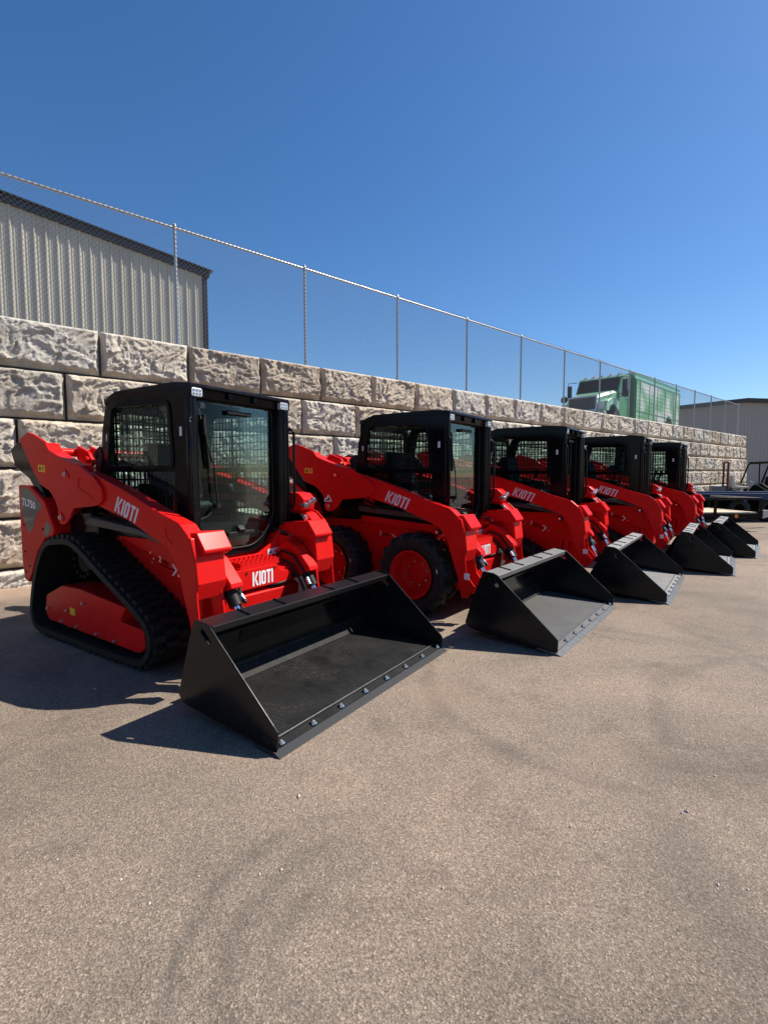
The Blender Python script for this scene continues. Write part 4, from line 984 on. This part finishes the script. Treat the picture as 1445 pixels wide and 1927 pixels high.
GRP = 'red loaders parked side by side along the wall'
def place(o, cx, cy, a, dx=0):
    c, s = math.cos(R(a)), math.sin(R(a)); o.location = (cx - c * XO, cy - s * XO, 0); o.rotation_euler = (0, 0, R(a))
m1 = make_loader('compact_track_loader', True, False, True)
place(m1, -.003, 3.240, -33.517); tag(m1, 'nearest red track loader, with the largest black bucket and TL750 on its rear panel', 'loader', GRP)
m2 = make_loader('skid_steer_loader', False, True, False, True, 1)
place(m2, 1.994, 4.652, -37.2); tag(m2, 'red loader on black rubber tyres with red rims, right beside the nearest track loader', 'loader', GRP)
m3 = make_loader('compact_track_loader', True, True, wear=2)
place(m3, 3.764, 6.286, -35.386); tag(m3, 'middle one of the five red loaders, directly beyond the one on tyres', 'loader', GRP)
m4 = copy_tree(m3); place(m4, 5.625, 7.896, -34.816); tag(m4, 'second farthest red loader, its bucket between the third and the last bucket')
m5 = copy_tree(m3); place(m5, 7.143, 9.411, -38.0); tag(m5, 'farthest red loader at the end of the row, in front of the trailer')

# ------------------------------------------------------------------ trailers, mower and utility vehicle at the right edge
def make_utility_trailer():
    root = empty('utility_trailer', (9.6, 13.1, 0), R(2))
    blk = BLACK; x0, x1, w = -4.3, .35, 2.0
    fr = MB()
    for y in (0, w): fr.box(x0, x1, y - .03, y + .03, .36, .46)
    fr.box(x1 - .06, x1, .03, w - .03, .36, .46); fr.box(x0, x0 + .06, .03, w - .03, .36, .46)
    fr.build('frame', blk, root, .006)
    for y in (0, w):
        rl = MB().bar((x0, y, .86), (x1, y, .86), .05, .05)
        rl.build('top_rail', blk, root, .005)
        for x in (x0 + .05, x0 + 1.2, -1.95, -.9, x1 - .03):
            MB().box(x - .03, x + .03, y - .025, y + .025, .46, .835).build('stake', blk, root, .004)
    MB().bar((x1, .02, .86), (x1, w - .02, .86), .05, .05).build('end_rail', GALV, root)
    wood = mat('pine_planks', (.55, .43, .28), .8)
    t = tex(wood, 'Noise', 3, 5, .6, .3, (1, 14, 1)); r = ramp(wood, t.outputs[0], [(.3, (.42, .32, .2)), (.7, (.66, .55, .39))]); L(wood, r.outputs[0], BS(wood).inputs['Base Color'])
    pk = MB()
    for i in range(10): y = .06 + i * .19; pk.box(x0 + .06, x1 - .08, y, y + .18, .465, .50)
    pk.build('deck_planks', wood, root)
    MB().cyl((-.35, -.032, .40), (-.35, -.045, .40), .05, 16).build('marker_lamp', ORANGE, root)
    MB().poly([(x1 + .01, .34), (x1 + .16, .38), (x1 + .16, .56), (x1 + .01, .56)], -.05, .02).build('ramp_bracket', GALV, root, .004)
    for x in (-2.6, -3.4):
        for s, y in ((-1, -.20), (1, w + .20)):
            wh = MB().lathe([(-.10, .18), (-.11, .33), (-.07, .36), (.07, .36), (.11, .33), (.10, .18)], (x, y, .36), n=28).build('wheel', RUBBER, root)
            MB().lathe([(s * .06, 0), (s * .05, .12), (s * .02, .16), (s * .10, .19)], (x, y, .36), n=20).build('rim', GALV, wh)
    MB().bar((x1, w / 2 - .5, .40), (x1 + 1.2, w / 2, .42), .06, .08).bar((x1, w / 2 + .5, .40), (x1 + 1.2, w / 2, .42), .06, .08).build('tongue', blk, root)
    tag(root, 'black utility trailer with pale plank deck and open side rails beyond the last bucket', 'trailer')
make_utility_trailer()
def make_blue_trailer():
    root = empty('flatbed_trailer', (12.9, 15.75, 0), R(2))
    navy = mat('navy_paint', (.008, .028, .085), .35, 0, 0, .3)
    x0, x1, w = -4.2, 2.5, 2.0
    m = MB().box(x0, x1, 0, .10, .70, .92).box(x0, x1, w - .1, w, .70, .92)
    m.build('side_rail', navy, root, .02)
    MB().box(x0, x1, .1, w - .1, .78, .84).build('deck', PLASTIC, root)
    MB().box(x0 + .1, x1, .12, .2, .10, .70).build('underside_shade', HOLE, root)  # black sheet added below the rail, imitates the shade under the trailers
    MB().bar((x0, .05, .72), (x0 - 1.3, w / 2, .66), .1, .14).bar((x0, w - .05, .72), (x0 - 1.3, w / 2, .66), .1, .14).build('tongue', navy, root, .01)
    for k in range(4): MB().box(x0 + .4 + k * 2.2, x0 + .5 + k * 2.2, -.04, 0, .62, .80).build('stake_pocket', navy, root)
    for x in (-.6, -1.6):
        for s, y in ((-1, .22), (1, w - .22)):
            wh = MB().lathe([(-.10, .18), (-.11, .36), (-.07, .39), (.07, .39), (.11, .36), (.10, .18)], (x, y, .39), n=28).build('wheel', RUBBER, root)
            MB().lathe([(s * .06, 0), (s * .05, .12), (s * .02, .16), (s * .10, .20)], (x, y, .39), n=20).build('rim', GALV, wh)
    tag(root, 'dark blue flatbed trailer standing behind the black utility trailer', 'trailer')
make_blue_trailer()
def make_mower():
    root = empty('riding_mower', (15.2, 21.3, 0), R(-19))
    dk = mat('dark_mower_paint', (.03, .03, .034), .4); rust = mat('brown_roll_bar', (.10, .03, .02), .5)
    MB().tube([(-.55, -.3, .5), (-.55, -.3, 2.0), (-.52, -.28, 2.05), (-.52, .28, 2.05), (-.55, .3, 2.0), (-.55, .3, .5)], .045, 8).build('roll_bar', rust, root)
    MB().poly(rpoly([(-.55, .55), (.9, .50), (1.25, .42), (1.25, .62), (.55, .72), (-.55, .95)], .05), -.35, .35).build('body', dk, root, .03, 3)
    MB().poly(rpoly([(-.30, .92), (.25, .95), (.25, 1.03), (-.22, 1.05), (-.34, 1.52), (-.46, 1.50), (-.38, .95)], .04), -.25, .25).build('seat', mat('cream_seat', (.55, .5, .42), .6), root, .03, 3)
    MB().box(.25, 1.15, -.7, .7, .18, .34).build('mower_deck', dk, root, .04, 3)
    for s in (-1, 1): MB().tube([(.15, s * .32, .8), (.38, s * .34, 1.20), (.32, s * .1, 1.24)], .018, 8).build('steering_lever', GALV, root)
    MB().box(-1.1, -.55, -.3, .3, .6, 1.05).build('engine', GALVM, root, .05, 3)
    for x, r, y in ((-.55, .32, .48), (1.2, .16, .42)):
        for s in (-1, 1):
            wh = MB().lathe([(-.10, r * .5), (-.12, r * .9), (-.08, r), (.08, r), (.12, r * .9), (.10, r * .5)], (x, s * y, r), n=24).build('wheel', RUBBER, root)
            MB().lathe([(s * .08, 0), (s * .06, r * .35), (s * .10, r * .52)], (x, s * y, r), n=16).build('rim', GALV, wh)
    tag(root, 'dark riding mower with cream seat and brown roll bar near the wall end', 'mower')
make_mower()
def make_engine_mower():
    root = empty('walk_behind_mower', (16.9, 21.0, 0), R(-15))
    dk = mat('dark_deck', (.03, .03, .03), .5)
    MB().poly(rpoly([(-.5, .2), (.6, .18), (.6, .75), (.1, .95), (-.5, .9)], .05), -.4, .4).build('frame', dk, root, .03)
    e = MB().cyl((.1, 0, .9), (.1, 0, 1.15), .22, 18).cyl((.1, 0, 1.15), (.1, 0, 1.2), .16, 18).box(-.35, -.12, -.2, .2, .9, 1.08)
    e.cyl((.4, -.2, .92), (.4, -.2, 1.06), .06, 12)
    e.build('engine', GALV, root)
    MB().tube([(-.5, -.3, .8), (-1.0, -.3, 1.15), (-1.05, .3, 1.15), (-.5, .3, .8)], .02, 8).build('handlebar', dk, root)
    for x, r in ((-.4, .25), (.55, .18)):
        for s in (-1, 1): MB().lathe([(-.07, r * .4), (-.08, r * .9), (-.05, r), (.05, r), (.08, r * .9), (.07, r * .4)], (x, s * .5, r), n=20).build('wheel', RUBBER, root)
    tag(root, 'dark walk-behind mower with bare metal engine in front of the utility vehicle', 'mower')
make_engine_mower()
def make_utv():
    root = empty('utility_vehicle', (17.35, 22.6, 0), R(178))
    dk = BLACK
    # local +x forward (faces left in the picture)
    MB().poly(rpoly([(-1.5, .45), (1.0, .45), (1.35, .60), (1.40, .98), (.85, 1.12), (.55, 1.10), (.5, .75), (-.35, .75), (-.4, 1.2), (-1.5, 1.2)], .06), -.7, .7).build('body', dk, root, .04, 3)
    for y in (-.66, .66):
        MB().tube([(.75, y, 1.08), (.45, y, 1.95), (.35, y, 2.05), (-.5, y, 2.08), (-.62, y, 2.0), (-.66, y, 1.15)], .035, 10).tube([(-.08, y, 2.06), (-.10, y, .8)], .03, 8).build('roll_cage', dk, root)
    MB().bar((.38, -.66, 2.04), (.38, .66, 2.04), .06, .06).bar((-.55, -.66, 2.06), (-.55, .66, 2.06), .06, .06).bar((-.6, -.66, 1.72), (-.6, .66, 1.72), .04, .04).build('cross_bar', dk, root)
    MB().box(-.62, .45, -.68, .68, 2.075, 2.12).build('roof', dk, root, .02)
    MB().box(-.32, .15, -.6, .6, .75, .95).box(-.42, -.32, -.6, .6, .95, 1.45).build('seat', SEATM, root, .04)
    MB().tube([(.3 + .02 * math.cos(R(a)), .3 + .17 * math.cos(R(a)), 1.2 + .17 * math.sin(R(a))) for a in range(0, 360, 30)], .015, 6, True).build('steering_wheel', PLASTIC, root)
    MB().box(-1.6, -.5, -.72, .72, 1.2, 1.42).build('cargo_bed', dk, root, .02)
    for s in (-1, 1): MB().cyl((1.38, s * .45, .86), (1.42, s * .45, .86), .09, 14).build('headlight', LAMPM, root)
    for x in (.95, -1.05):
        for s in (-1, 1):
            wh = MB().lathe([(-.12, .17), (-.14, .28), (-.10, .33), (.10, .33), (.14, .28), (.12, .17)], (x, s * .66, .33), n=26).build('wheel', RUBBER, root)
            MB().lathe([(s * .08, 0), (s * .06, .10), (s * .11, .18)], (x, s * .66, .33), n=16).build('rim', GALV, wh)
    tag(root, 'black utility vehicle with roll cage at the right edge before the grey warehouse', 'utility vehicle')
make_utv()

# ------------------------------------------------------------------ small loose stones and wall footing rubble
def pebbles():
    rnd = random.Random(11); m = MB()
    for i in range(280):
        if i < 160:
            d = 1.5 + 7 * rnd.random() ** 1.4; x = rnd.uniform(-.75, .85) * d; y = d
        else:
            p = wp(rnd.uniform(0, 12), rnd.uniform(.15, .5), 0); x, y = p.x, p.y
        r = rnd.uniform(.0025, .0065) * (1.6 if i % 12 == 0 else 1); 
        if i >= 160: r *= 2.2
        vs = [(x + r * rnd.uniform(.7, 1.4) * a, y + r * rnd.uniform(.7, 1.4) * b, max(.0, r * .4 + r * .9 * c)) for a, b, c in ((1, 0, 0), (-1, 0, 0), (0, 1, 0), (0, -1, 0), (0, 0, 1), (0, 0, -.4))]
        m.add(vs, [(0, 2, 4), (2, 1, 4), (1, 3, 4), (3, 0, 4), (2, 0, 5), (1, 2, 5), (3, 1, 5), (0, 3, 5)])
    pm = mat('pale_pebble', (.5, .45, .39), .8)
    o = m.build('gravel', pm); tag(o, 'scattered small pale stones on the asphalt', 'gravel', kind='stuff')
pebbles()
